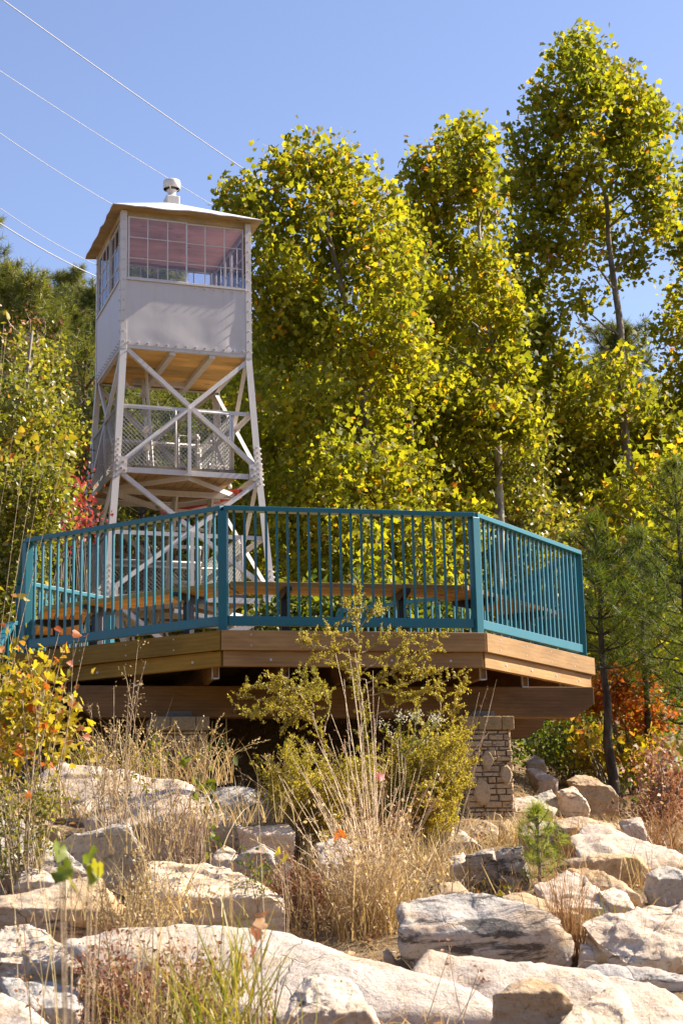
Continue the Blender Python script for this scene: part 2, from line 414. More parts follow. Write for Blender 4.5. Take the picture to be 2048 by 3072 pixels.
# ------------------------------------------------------------------ camera, light, sky
cam = bpy.data.cameras.new('camera'); co_ = bpy.data.objects.new('camera', cam); COL.objects.link(co_)
cam.sensor_fit = 'AUTO'; cam.sensor_width = 36; cam.lens = FPX/3072*36
co_.matrix_basis = Euler((math.pi/2+PITCH, 0, 0)).to_matrix().to_4x4() @ Matrix.Rotation(ROLL, 4, 'Z')
cam.clip_start = .1; cam.clip_end = 4000
cam.dof.use_dof = True; cam.dof.focus_distance = 17; cam.dof.aperture_fstop = 9
SC.camera = co_
SUN_AZ, SUN_EL = R(16.2), R(39.8)
sd = Vector((math.cos(SUN_AZ)*math.cos(SUN_EL), math.sin(SUN_AZ)*math.cos(SUN_EL), math.sin(SUN_EL)))
sl = bpy.data.lights.new('sun', 'SUN'); so = bpy.data.objects.new('sun', sl); COL.objects.link(so)
sl.energy = 5.0; sl.angle = R(.53); sl.color = (1, .90, .74)
so.rotation_euler = sd.to_track_quat('Z', 'Y').to_euler(); so.location = (20, 5, 30)
w = bpy.data.worlds.new('World'); SC.world = w; w.use_nodes = True
nt = w.node_tree; bg = nt.nodes['Background']
sky = nt.nodes.new('ShaderNodeTexSky'); sky.sky_type = 'NISHITA'; sky.sun_disc = False
sky.sun_elevation = SUN_EL; sky.sun_rotation = math.pi/2-SUN_AZ
sky.air_density = 1.0; sky.dust_density = .6; sky.ozone_density = 1.6; sky.altitude = 300
tn = nt.nodes.new('ShaderNodeMixRGB'); tn.blend_type = 'MULTIPLY'; tn.inputs[0].default_value = 1; tn.inputs[2].default_value = (1.03, .92, .97, 1)
nt.links.new(sky.outputs[0], tn.inputs[1]); nt.links.new(tn.outputs[0], bg.inputs[0]); bg.inputs[1].default_value = .09
SC.view_settings.view_transform = 'Standard'; SC.view_settings.look = 'None'; SC.view_settings.exposure = 1.42
SC.view_settings.gamma = 1; SC.view_settings.use_curve_mapping = False
SC.cycles.max_bounces = 10; SC.cycles.transparent_max_bounces = 16; SC.cycles.transmission_bounces = 6
SC.cycles.diffuse_bounces = 6; SC.cycles.glossy_bounces = 3
# ------------------------------------------------------------------ ground
def make_ground():
    xs = np.unique(np.concatenate([np.linspace(-600, -40, 15), np.linspace(-40, -8, 22), np.linspace(-8, 8, 107), np.linspace(8, 40, 22), np.linspace(40, 600, 15)]))
    ys = np.unique(np.concatenate([np.linspace(-260, -10, 26), np.linspace(-8, 2, 6), np.linspace(2, 20, 121), np.linspace(20, 110, 70), np.linspace(110, 1500, 24)]))
    X, Y = np.meshgrid(xs, ys)
    Z = gz(X, Y)
    near = (Y < 22) & (np.abs(X) < 9)
    rg = np.random.default_rng(3)
    Z = Z+near*rg.normal(size=Z.shape)*.015
    co = np.stack([X, Y, Z], -1).reshape(-1, 3)
    nx = len(xs); i = np.arange((len(ys)-1)*nx).reshape(len(ys)-1, nx)[:, :-1].ravel()
    me = bpy.data.meshes.new('ground')
    me.from_pydata(co.tolist(), [], np.stack([i, i+1, i+1+nx, i+nx], -1).tolist()); me.update()
    me.polygons.foreach_set('use_smooth', [True]*len(me.polygons)); me.materials.append(M['ground'])
    o = bpy.data.objects.new('ground', me); link(o); tag(o, kind='structure')
make_ground()
# ------------------------------------------------------------------ observation deck
Z0 = 1.9419
OC = Vector((-.527, 16.2)); BD = R(13.0)              # centre of the octagon, bearing of its front side
AP = 2.22*1.2071
def octpt(k, ap, z=0.0):
    """corner k (0 = front left B, 1 = front right C, going counter-clockwise) of the octagon with apothem ap"""
    r = ap/math.cos(math.pi/8); a = BD-math.pi/2-math.pi/8+k*math.pi/4
    return Vector((OC.x+r*math.cos(a), OC.y+r*math.sin(a), z))
def octside(k):                                        # unit direction of side k -> k+1 and its outward normal
    a = BD+k*math.pi/4
    return Vector((math.cos(a), math.sin(a), 0)), Vector((math.sin(a), -math.cos(a), 0))
# side 0 = front (B-C), 1 = C-D, 2 = D-E, 7 = A-B (A = corner 7), 6 = H-A
deck = thing('observation_deck', (OC.x, OC.y, g(OC.x, OC.y)), 'eight-sided timber viewing deck with double fascia boards resting on stone pillars', 'deck')
dn = Vector((-math.sin(BD), math.cos(BD), 0)); dl = Vector((math.cos(BD), math.sin(BD), 0))
# decking planks laid along the front direction
apd = AP+.06
for i in range(37):
    yy = -apd+.075+i*.1475
    if yy > apd-.05: break
    hw = apd if abs(yy) < apd*math.tan(math.pi/8) else apd-(abs(yy)-apd*math.tan(math.pi/8))
    c = Vector((OC.x, OC.y, Z0-.019))+dn*yy
    board('deck_plank', c-dl*(hw-.02), c+dl*(hw-.02), .1475, .036, M['bench'], deck, bevel=0)
for k in range(8):
    d, n = octside(k)
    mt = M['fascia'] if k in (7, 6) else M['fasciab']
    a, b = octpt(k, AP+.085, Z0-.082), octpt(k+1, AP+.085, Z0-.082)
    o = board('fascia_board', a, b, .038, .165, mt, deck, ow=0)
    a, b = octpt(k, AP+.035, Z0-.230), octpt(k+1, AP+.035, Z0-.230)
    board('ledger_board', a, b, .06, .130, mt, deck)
    L = (b-a).length
    mb = MB()
    for q in np.arange(.25, L-.1, .52):
        for zz in (-.035, -.125):
            c = octpt(k, AP+.085)+d*q+n*.0185+Vector((0, 0, Z0+zz))
            fm, _ = frame_x(c, c+n*.006, (0, 0, 1)); cc = MB().lathe((0, 0, 0), [(.007, 0), (.006, .004)], 8)
            mb.add([fm @ Vector((v[2], v[0], v[1])) for v in cc.v], cc.f)
        c = octpt(k, AP+.035)+d*(q+.15)+n*.03+Vector((0, 0, Z0-.24))
        fm, _ = frame_x(c, c+n*.01, (0, 0, 1)); cc = MB().lathe((0, 0, 0), [(.012, 0), (.010, .006)], 8)
        mb.add([fm @ Vector((v[2], v[0], v[1])) for v in cc.v], cc.f)
    if k in (7, 0, 1): mb.build('screw_row', M['galv'], deck)
apj = AP+.004
for i in range(9):
    t = -apj+.35+i*(2*apj-.7)/8
    hw = apj if abs(t) < apj*math.tan(math.pi/8) else apj-(abs(t)-apj*math.tan(math.pi/8))
    c = Vector((OC.x, OC.y, Z0-.215))+dl*t
    if hw > .3:
        jo = board('joist', c-dn*(hw-.03), c+dn*(hw-.03), .04, .31, M['beam'], deck, bevel=0)
        e = c-dn*(hw-.02)
        hb = MB(); fm, _ = frame_x(e, e+dn, (0, 0, 1))
        hb.box((0, -.03, -.17), (.06, .03, -.160), fm).box((0, -.029, -.17), (.04, -.0235, -.06), fm).box((0, .0235, -.17), (.04, .029, -.06), fm)
        hb.build('joist_hanger', M['galv'], jo)
beam_c = []
for inset, t0, t1 in ((.75, -2.3, 2.41), (3.1, -2.5, 2.76)):
    base = Vector((OC.x, OC.y, 0))-dn*(AP-inset)
    zt, zb, hb = 1.565, 1.29, .05
    m4 = Matrix((dl, dn, Vector((0, 0, 1)))).transposed().to_4x4(); m4.translation = base+Vector((0, 0, zb))
    ch = .19
    prof = [(t0, .12), (t0+ch, 0), (t1-ch, 0), (t1, .12), (t1, zt-zb), (t0, zt-zb)]
    mb = MB(); n = len(prof)
    for w0, w1 in ((-.085, -.004), (.004, .085)):
        mb.add([m4 @ Vector((x, w0, z)) for x, z in prof]+[m4 @ Vector((x, w1, z)) for x, z in prof],
               [tuple(range(n)), tuple(range(2*n-1, n-1, -1))]+[(i, i+n, (i+1) % n+n, (i+1) % n) for i in range(n)])
    mb.build('beam', M['beam'], deck, world=m4, bevel=.006)
    beam_c.append(base)
# ------------------------------------------------------------------ stone pillars
M['steel'] = paint('dull_bracket_steel', (.16, .15, .14), .5, .15, .4)
def pillar(t, inset_base, label, seed, zb_extra=0):
    c = inset_base+dl*t
    zb = g(c.x, c.y)-.15
    rg = random.Random(seed)
    p = thing('stone_pillar', (c.x, c.y, zb), label, 'pillar', 'stone pillars under the deck')
    m4 = Matrix((dl, dn, Vector((0, 0, 1)))).transposed().to_4x4(); m4.translation = Vector((c.x, c.y, 0))
    MB().box((-.205, -.205, zb), (.205, .205, 1.165), m4).build('core', M['mortar'], p, world=m4)
    mb = MB()
    for side in range(4):
        rot = m4 @ Matrix.Rotation(side*math.pi/2, 4, 'Z')
        z = zb
        bigs = []
        for q in range(3):
            bigs.append((rg.uniform(-.12, .12), zb+(1.1-zb)*(.22+.27*q)+rg.uniform(-.05, .05), rg.uniform(.065, .085), rg.uniform(.07, .11)))
        if side == 0: bigs = [(-.01, .90, .055, .085), (.155, .76, .055, .09), (-.07, .62, .085, .115), (.03, .38, .085, .065), (-.15, .27, .05, .06), (-.02, .20, .06, .055), (.12, .18, .07, .06)]
        def stone(pts, dpt):
            cx = sum(a for a, b in pts)/len(pts); cz = sum(b for a, b in pts)/len(pts); n = len(pts)
            ring = [(x, -.19, zz) for x, zz in pts]+[(x, -.205-dpt, zz) for x, zz in pts]+[(cx+(x-cx)*.86, -.216-dpt, cz+(zz-cz)*.82) for x, zz in pts]
            f = [(i, (i+1) % n, (i+1) % n+n, i+n) for i in range(n)]+[(i+n, (i+1) % n+n, (i+1) % n+2*n, i+2*n) for i in range(n)]+[tuple(range(2*n, 3*n))]
            mb.add([rot @ Vector(v) for v in ring], f)
        for bx, bz, bw, bh in bigs:
            n = rg.choice((8, 9, 10)); ph = rg.random()
            stone([(bx+bw*math.cos(2*math.pi*(i+ph)/n)*rg.uniform(.8, 1.12), bz+bh*math.sin(2*math.pi*(i+ph)/n)*rg.uniform(.8, 1.12)) for i in range(n)], rg.uniform(.020, .030))
        while z < 1.15:
            h = rg.uniform(.03, .062); h = min(h, 1.162-z)
            x = -.222
            while x < .218:
                wd = min(rg.uniform(.07, .17), .222-x)
                if .222-x-wd < .04: wd = .222-x
                mx, mz = x+wd/2, z+h/2
                if True:
                    j = lambda s: rg.uniform(-s, s)
                    gp = .004
                    pts = [(x+gp+j(.003), z+gp+j(.003)), (x+wd*.5, z+gp+j(.004)), (x+wd-gp+j(.003), z+gp+j(.003)), (x+wd-gp+j(.004), z+h-gp+j(.003)), (x+wd*.45, z+h-gp+j(.004)), (x+gp+j(.004), z+h-gp+j(.003))]
                    stone(pts, rg.uniform(-.006, .016))
                x += wd
            z += h
    mb.build('stone_facing', M['pillar'], p, world=m4)
    cp = MB()
    cuts = [-.248, -.09, .13, .248]
    for i in range(3):
        cp.box((cuts[i]+.002, -.248, 1.165), (cuts[i+1]-.002, .0, 1.285), m4).box((cuts[i]+.002, .004, 1.167), (cuts[i+1]-.002, .248, 1.283), m4)
    cp.build('capstone', M['capstone'], p, world=m4, bevel=.008)
    bk = MB()
    for w0, w1 in ((-.096, -.088), (.088, .096)):
        pr = [(-.14, 1.287), (.12, 1.287), (.11, 1.345), (-.09, 1.345)]
        bk.add([m4 @ Vector((x, w0, z)) for x, z in pr]+[m4 @ Vector((x, w1, z)) for x, z in pr], [(0, 1, 2, 3), (7, 6, 5, 4), (0, 4, 5, 1), (1, 5, 6, 2), (2, 6, 7, 3), (3, 7, 4, 0)])
    for x in (-.02, .08):
        bk.box((x-.010, -.104, 1.310), (x+.010, -.096, 1.330), m4)
    bk.build('bracket_plate', M['steel'], p, world=m4, bevel=.002)
pillar(1.33, beam_c[0], 'square stacked-stone pillar under the right end of the front deck beam', 5)
pillar(-1.405, beam_c[0], 'stone pillar in deep shade under the left part of the deck', 8)
pillar(1.6, beam_c[1], 'stone pillar in shade under the rear deck beam', 9)
# ------------------------------------------------------------------ railings
RT = Z0+1.075
def rail_section(root, p0, p1, nbal, up=0.0, zt0=RT, zt1=None, drop0=None, top=True, kick=True, zb0=None, zb1=None):
    """rails and balusters between post centres p0 and p1"""
    zt1 = zt0 if zt1 is None else zt1
    zb0 = Z0 if zb0 is None else zb0; zb1 = zb0 if zb1 is None else zb1
    a, b = Vector((p0.x, p0.y, 0)), Vector((p1.x, p1.y, 0)); d = (b-a).normalized()
    Z = lambda z: Vector((0, 0, z))
    if top: board('top_rail', a+Z(zt0-.021), b+Z(zt1-.021), .09, .042, M['teal'], root, bevel=.004)
    if kick: board('bottom_rail', a+d*.038+Z(zb0+.093), b-d*.038+Z(zb1+.093), .045, .080, M['teal'], root, bevel=.004)
    L = (b-a).length
    for i in range(nbal):
        t = (i+1)/(nbal+1); c = a.lerp(b, t)
        mb = MB(); m4, _ = frame_x((c.x, c.y, 0), (c.x+d.x, c.y+d.y, 0)); 
        mb.box((-.0095, -.0095, zb0+(zb1-zb0)*t+.131), (.0095, .0095, zt0+(zt1-zt0)*t-.040), m4)
        mb.build('baluster', M['teal'], root, world=m4)
def rail_post(root, p, bearing, zb=Z0-.0, zt=RT-.042, w=.076):
    m4 = Matrix.Rotation(bearing, 4, 'Z'); m4.translation = Vector((p.x, p.y, 0))
    MB().box((-w/2, -w/2, zb), (w/2, w/2, zt), m4).build('post', M['teal'], root, world=m4, bevel=.004)
def corner_cap(root, k):
    pass
A, B, C, D, E_, H_ = [octpt(k, AP) for k in (7, 0, 1, 2, 3, 6)]
fr = thing('deck_railing', (OC.x, B.y, Z0), 'teal metal guard railing with thin balusters round the three front sides of the deck', 'railing', 'teal deck railings')
for k in (7, 0, 1): rail_section(fr, octpt(k, AP), octpt(k+1, AP), 23)
for k in (7, 8, 9, 10): rail_post(fr, octpt(k, AP), BD+(k-8-.5)*math.pi/4+(math.pi/4 if k == 99 else 0))
rr = thing('deck_railing', (E_.x, E_.y, Z0), 'shaded teal railing on the rear right side of the deck, seen through the front balusters', 'railing', 'teal deck railings')
rail_section(rr, octpt(2, AP)+Vector((-.02, .08, 0)), octpt(3, AP), 22)
rail_post(rr, octpt(3, AP), BD+2.5*math.pi/4)
rail_section(rr, octpt(3, AP), octpt(4, AP), 22); rail_post(rr, octpt(4, AP), BD+3.5*math.pi/4)
rl = thing('deck_railing', (H_.x, H_.y, Z0), 'bright sunlit teal railing on the rear left side of the deck behind the bench', 'railing', 'teal deck railings')
rail_section(rl, octpt(7, AP)+Vector((-.02, .08, 0)), octpt(6, AP), 22); rail_post(rl, octpt(6, AP), BD+5.5*math.pi/4)
hg = octside(5)[0]
G_ = octpt(6, AP)-hg*1.44
rail_section(rl, octpt(6, AP), G_, 14); rail_post(rl, G_, BD+5*math.pi/4)
# ramp railing that drops away on the far left
s0 = at(66, 1430, 16.9); s1 = at(28, 1432, 16.6); s2 = at(-75, 1585, 15.4)
sr = thing('ramp_railing', (s0.x, s0.y, Z0-.8), 'teal ramp railing sloping down at the far left of the deck', 'railing')
for a, b in ((s0, s1), (s1, s2)): board('top_rail', a, b, .09, .042, M['teal'], sr)
rail_post(sr, s0, 0, Z0-.6, s0.z-.02); rail_post(sr, s1, 0, g(s1.x, s1.y)-.1, s1.z-.02)
rail_section(sr, s1, s2, 9, zt0=s1.z, zt1=s2.z, zb0=s1.z-.98, zb1=s2.z-.98, top=False)
rail_post(sr, s2, 0, g(s2.x, s2.y)-.1, s2.z-.02)
# ------------------------------------------------------------------ bench along the railing
bench = thing('deck_bench', (B.x, B.y+.4, Z0), 'long wooden plank bench on black steel brackets following the deck railing', 'bench')
for k in (6, 7, 0, 1):
    d, n = octside(k)
    for j in range(3):
        ap = AP-.13-.07-j*.145
        a, b = octpt(k, ap, Z0+.435), octpt(k+1, ap, Z0+.435)
        board('seat_plank', a+d*.003, b-d*.003, .138, .042, M['bench'], bench)
    for fct in (.23, .76):
        ap = AP-.30
        c = octpt(k, ap).lerp(octpt(k+1, ap), fct)
        mb = MB(); m4, _ = frame_x((c.x, c.y, 0), (c.x+n.x, c.y+n.y, 0))
        mb.box((-.035, -.035, Z0), (.035, .035, Z0+.34), m4).box((-.09, -.08, Z0), (.09, .08, Z0+.012), m4)
        pr = [(-.24, Z0+.413), (.21, Z0+.413), (.21, Z0+.375), (.04, Z0+.33), (-.05, Z0+.33), (-.24, Z0+.375)]; q = len(pr)
        mb.add([m4 @ Vector((x, -.03, z)) for x, z in pr]+[m4 @ Vector((x, .03, z)) for x, z in pr], [tuple(range(q)), tuple(range(2*q-1, q-1, -1))]+[(i, i+q, (i+1) % q+q, (i+1) % q) for i in range(q)])
        mb.build('bracket', M['black'], bench, world=m4, bevel=.003)
# ------------------------------------------------------------------ fire lookout tower
TH = .33692376
TL = Vector((math.cos(TH), math.sin(TH), 0)); TN = Vector((-math.sin(TH), math.cos(TH), 0)); UP = Vector((0, 0, 1))
TC = Vector((-2.7415, 25.3684, 0))
ZF, ZW, ZT, ZE = 8.098, 9.15, 10.22, 10.38
TM = Matrix((TL, TN, UP)).transposed().to_4x4(); TM.translation = TC
def T(l, n, z): return TC+TL*l+TN*n+UP*z
def half(z):
    return float(np.interp(z, [1.6, 4.069, 6.074, 8.098], [1.52, 1.335, 1.18, 1.062]))
ZB = 1.80
tower = thing('fire_tower', (TC.x, TC.y, ZB), 'white steel fire lookout tower with a windowed cab on four braced legs', 'lookout tower')
W_ = M['white']
SG = ((-1, -1), (1, -1), (1, 1), (-1, 1))          # FL FR BR BL
FACES = ((0, 1), (1, 2), (2, 3), (3, 0))            # front, right, back, left
FN = (-TN, TL, TN, -TL)
def leg_pt(i, z, inset=0.0):
    h = half(z)-inset; return T(SG[i][0]*h, SG[i][1]*h, z)
ZL = [ZB-.15, 4.069, 6.074, ZF]
for i in range(4):
    mb = MB(); sx, sy = SG[i]
    for z0, z1 in zip(ZL[:-1], ZL[1:]):
        a, b = leg_pt(i, z0), leg_pt(i, z1)
        w, t = .105, .012
        def q(p, l, n): return p+TL*l*-sx+TN*n*-sy
        for (l0, l1, n0, n1) in ((0, w, 0, t), (0, t, t, w)):
            vs = [q(p, l, n) for p in (a, b) for l, n in ((l0, n0), (l1, n0), (l1, n1), (l0, n1))]
            mb.add(vs, [(0, 1, 2, 3), (7, 6, 5, 4), (0, 4, 5, 1), (1, 5, 6, 2), (2, 6, 7, 3), (3, 7, 4, 0)])
    leg = mb.build('leg', W_, tower)
    # gussets and bolts at the splices, on the two faces this leg belongs to
    for zl in (6.074, 4.069):
        for fi, fc in enumerate(FACES):
            if i not in fc: continue
            fnv = FN[fi]; o_ = leg_pt(fc[0] if fc[1] == i else fc[1], zl); p = leg_pt(i, zl); inw = (o_-p).normalized()
            g0 = p+fnv*.002
            gm = MB()
            pts = [g0+inw*.03+UP*-.13, g0+inw*.20+UP*-.10, g0+inw*.215+UP*.15, g0+inw*.03+UP*.16]
            gm.add(pts+[v+fnv*.010 for v in pts], [(0, 1, 2, 3), (7, 6, 5, 4), (0, 4, 5, 1), (1, 5, 6, 2), (2, 6, 7, 3), (3, 7, 4, 0)])
            gm.build('gusset_plate', W_, leg)
            bm_ = MB()
            for zz in np.arange(-.16, .46, .085):
                c = leg_pt(i, zl+zz)+inw*.052+fnv*.004
                bm_.tube([c, c+fnv*.022], .021, 6); bm_.tube([c, c+fnv*.036], .011, 6)
            for dx, zz in ((.15, .07), (.12, -.03), (.17, -.06)):
                c = g0+inw*dx+UP*zz; bm_.tube([c, c+fnv*.035], .019, 6); bm_.tube([c, c+fnv*.055], .010, 6)
            bm_.build('bolt_row', W_, leg)
# diagonals, mid struts, level struts
levels = [(6.074, ZF), (4.069, 6.074), (ZB, 4.069)]
for fi, fc in enumerate(FACES):
    a, b = fc; fnv = FN[fi]
    for z0, z1 in levels:
        off = fnv*.006
        ins = lambda i, z, o: leg_pt(i, z)+(leg_pt(o, z)-leg_pt(i, z)).normalized()*.06
        p00, p01, p10, p11 = ins(a, z0+.07, b), ins(a, z1-.08, b), ins(b, z0+.07, a), ins(b, z1-.08, a)
        MB().angle(p01-fnv*.03, p10-fnv*.03, fnv, .068, .009, 1, -1).build('diagonal_brace', W_, tower)
        MB().angle(p00-fnv*.012, p11-fnv*.012, fnv, .068, .009, -1, -1).build('diagonal_brace', W_, tower)
        zm = (z0+z1)/2+(.02 if z1 == ZF else 0)
        MB().angle(ins(a, zm, b)-fnv*.045, ins(b, zm, a)-fnv*.045, UP, .065, .009, 1, -1).build('mid_strut', W_, tower)
        mm = (leg_pt(a, zm)+leg_pt(b, zm))/2
        bm_ = MB().tube([mm-fnv*.02, mm+fnv*.035], .018, 6); bm_.build('brace_bolt', W_, tower)
    for zl in (6.074, 4.069):
        MB().angle(ins(a, zl, b)-fnv*.022-UP*.0, ins(b, zl, a)-fnv*.022, UP, .085, .01, 1, -1).build('level_strut', W_, tower)
        mid = (leg_pt(a, zl)+leg_pt(b, zl))/2
        MB().angle(mid-fnv*.05-UP*.07, (leg_pt(b, zl)+leg_pt(FACES[(fi+1) % 4][1], zl))/2-FN[(fi+1) % 4]*.05-UP*.07, UP, .075, .009, 1, -1).build('plan_brace', W_, tower)
        if fi == 0:
            tp = mid+UP*1.0*(.99); mb = MB()
            mb.box((-.028, -.05, -.08), (.028, -.035, .98), Matrix.Translation(mid) @ TM.to_3x3().to_4x4()).box((.018, -.035, .0), (.028, .02, .98), Matrix.Translation(mid) @ TM.to_3x3().to_4x4())
            mb.build('hanger_strut', W_, tower)
M['mesh'] = paint('chain_link_wire', (.34, .33, .32), .45, .05, .5)
# ---- landings
for zl, l0, l1, nm_ in ((6.09, -1.12, .80, 1), (4.085, -1.25, .9, 2)):
    h = half(zl)-.07
    ld = MB().box((-h, -.03, zl-.16), (h, .03, zl-.075), TM @ Matrix.Translation((0, 0, 0))).build('landing', W_, tower)
    rg = random.Random(nm_)
    x = l0
    while x < l1-.05:
        wd = min(.27, l1-x)
        dz = rg.uniform(-.006, .006)
        board('landing_plank', T(x+wd/2, -h+.02+rg.uniform(-.02, .02), zl+.022+dz), T(x+wd/2, h-.05, zl+.022+dz), wd-.008, .045, M['oldwood'], ld)
        x += wd
    bp = MB()
    for x in np.arange(l0+.02, l1-.02, .14): bp.box((x, -h+.1, zl-.022), (x+.13, h-.1, zl-.003), TM)
    bp.build('underside_boards', M['under'], ld, world=TM)
    # chain-link panels round the landing
    zt = zl+.98
    runs = [((l0+.02, -h+.06), (l0+.02, h-.1)), ((l1-.06, -h+.06), (l1-.06, h-.1)), ((l0+.06, h-.12), (l1-.08, h-.12)), ((l0+.06, -h+.05), (l1-.1, -h+.05))]
    if nm_ == 2: runs = runs[:3]
    for (ax, ay), (bx, by) in runs:
        L = math.hypot(bx-ax, by-ay); dx, dy = (bx-ax)/L, (by-ay)/L
        fm = MB()
        for s in ((0, .5*L, L) if L > 1.3 else (0, L)):
            fm.tube([T(ax+dx*s, ay+dy*s, zl+.04), T(ax+dx*s, ay+dy*s, zt)], .02, 8)
        fm.tube([T(ax, ay, zt), T(bx, by, zt)], .019, 8)
        pnl = fm.build('mesh_panel', W_, tower, smooth=True)
        wm = MB(); cell = .070; H = .94
        nrmv = Vector((-dy, dx, 0))
        s = -H
        def P_(u, v, side=1): return T(ax+dx*u, ay+dy*u, zl+.045+v)+(TL*nrmv.x+TN*nrmv.y)*.004*side
        while s < L:
            for sg in (1, -1):
                # u = s + v (sg 1) or u = s+H - v (sg -1), clipped to the panel
                v0, v1 = 0.0, H
                if sg == 1:
                    v0 = max(0, -s); v1 = min(H, L-s)
                    if v1-v0 > .03: wm.tube([P_(s+v0, v0), P_(s+v1, v1)], .0048, 3, False)
                else:
                    v0 = max(0, s+H-L); v1 = min(H, s+H)
                    if v1-v0 > .03: wm.tube([P_(s+H-v0, v0, -1), P_(s+H-v1, v1, -1)], .0048, 3, False)
            s += cell
        wm.build('wire_mesh', M['mesh'], pnl)
# ---- cab
def dented(P00, P10, P11, P01, nrmv, nu, nv, fn):
    vs = []; f = []
    for j in range(nv+1):
        for i in range(nu+1):
            u, v = i/nu, j/nv
            p = (P00*(1-u)+P10*u)*(1-v)+(P01*(1-u)+P11*u)*v
            vs.append(p+nrmv*fn(u, v))
    for j in range(nv):
        for i in range(nu):
            a = j*(nu+1)+i; f.append((a, a+1, a+nu+2, a+nu+1))
    return vs, f
def gauss(u, v, u0, v0, su, sv): return math.exp(-((u-u0)/su)**2-((v-v0)/sv)**2)
def front_dent(u, v):
    e = min(1, min(u, 1-u)*9)*min(1, min(v, 1-v)*9)
    w = .0028*math.sin(u*17+1.5*math.sin(v*5))*gauss(u, v, .5, .3, .35, .35)+.0016*noise.noise((u*5, v*4, 3.1))+.0009*noise.noise((u*11, v*7, 1.1))
    w -= .012*gauss(u, v, .875, .18, .055, .20); w += .008*gauss(u, v, .95, .22, .045, .25)
    w += .003*gauss(u, v, .30, .2, .12, .25)-.0025*gauss(u, v, .62, .25, .06, .3)
    return w*e
def side_dent(u, v):
    e = min(1, min(u, 1-u)*9)*min(1, min(v, 1-v)*9)
    return e*(.003*noise.noise((u*4, v*3, 7.7))+.002*math.sin(u*14))
for fi, fc in enumerate(FACES):
    a, b = fc; fnv = FN[fi]
    hh = 1.062
    ca = T(SG[a][0]*hh, SG[a][1]*hh, 0); cb = T(SG[b][0]*hh, SG[b][1]*hh, 0)
    vs, f = dented(ca+UP*(ZF-.02), cb+UP*(ZF-.02), cb+UP*ZW, ca+UP*ZW, fnv, 72, 40, front_dent if fi == 0 else side_dent)
    mb = MB(); mb.add(vs, f)
    vs2 = [v-fnv*.02 for v in (ca+UP*(ZF-.02), cb+UP*(ZF-.02), cb+UP*ZW, ca+UP*ZW)]
    wp = mb.build('wall_panel', M['panel'], tower, smooth=True, label='dented pale grey metal panel' if fi == 0 else None)
    sl_ = MB().add(vs2, [(3, 2, 1, 0)]); sl_.build('inner_lining', M['interior'], wp)
    rv = MB(); inw = (cb-ca).normalized()
    for s in np.arange(.12, 2.05, .155):
        c = ca+inw*s+UP*(ZF+.02); rv.tube([c-fnv*.01, c+fnv*.022], .013, 6); rv.tube([c, c+fnv*.036], .007, 6)
        if fi == 0 and s > 1.1:
            c = ca+inw*s+UP*(ZW-.035); rv.tube([c-fnv*.01, c+fnv*.03], .008, 6)
    rv.build('rivet_row', W_, wp)
    # sill, head and two sashes
    MB().bar(ca+inw*.09+UP*(ZW+.018)-fnv*.012, cb-inw*.09+UP*(ZW+.018)-fnv*.012, .07, .03, (0, 0, 1)).build('window_sill', W_, tower)
    MB().bar(ca+inw*.09+UP*(ZT+.09)-fnv*.03, cb-inw*.09+UP*(ZT+.09)-fnv*.03, .05, .15, (0, 0, 1)).build('head_board', M['soffit'], tower)
    w0, w1 = .105, 2.124-.105; mid = (w0+w1)/2
    for x0, x1, rec in ((w0, mid+.012, .02), (mid-.012, w1, .045)):
        fm = MB(); zb_, zt_ = ZW+.035, ZT+.012
        pt = lambda x, z: ca+inw*x+UP*z-fnv*rec
        for x in (x0+.014, x1-.014): fm.bar(pt(x, zb_), pt(x, zt_), .026, .028, fnv)
        for z in (zb_+.014, zt_-.014): fm.bar(pt(x0+.028, z), pt(x1-.028, z), .024, .028, (0, 0, 1))
        win = fm.build('window', W_, tower)
        mu = MB()
        for k in (1, 2):
            x = x0+(x1-x0)*k/3; mu.bar(pt(x, zb_+.028), pt(x, zt_-.028), .018, .013, fnv)
            z = zb_+(zt_-zb_)*k/3; mu.bar(pt(x0+.028, z), pt(x1-.028, z), .015, .013, (0, 0, 1))
        mu.build('glazing_bar', W_, win)
        gp = MB().bar(pt(x0+.02, (zb_+zt_)/2)-fnv*.003, pt(x1-.02, (zb_+zt_)/2)-fnv*.003, .003, zt_-zb_-.03, (0, 0, 1)); gp.build('pane', M['glass'], win)
for i in range(4):
    sx, sy = SG[i]; mb = MB(); h = 1.068
    for (x0, x1, y0, y1) in ((h-.095, h, h-.010, h+.004), (h-.010, h+.004, h-.095, h-.010)):
        xs = sorted((sx*x0, sx*x1)); ys = sorted((sy*y0, sy*y1))
        mb.box((xs[0], ys[0], ZF-.09), (xs[1], ys[1], ZE-.06), TM)
    cp_ = mb.build('corner_post', W_, tower, world=TM)
    rv = MB()
    for z in np.arange(ZF+.03, ZE-.1, .17):
        for (x, y, d) in ((sx*(h-.05), sy*(h+.004), TN*sy), (sx*(h+.004), sy*(h-.05), TL*sx)):
            c = T(x, y, z); rv.tube([c-d*.004, c+d*.012], .012, 6); rv.tube([c, c+d*.02], .007, 6)
    rv.build('rivet_row', W_, cp_)
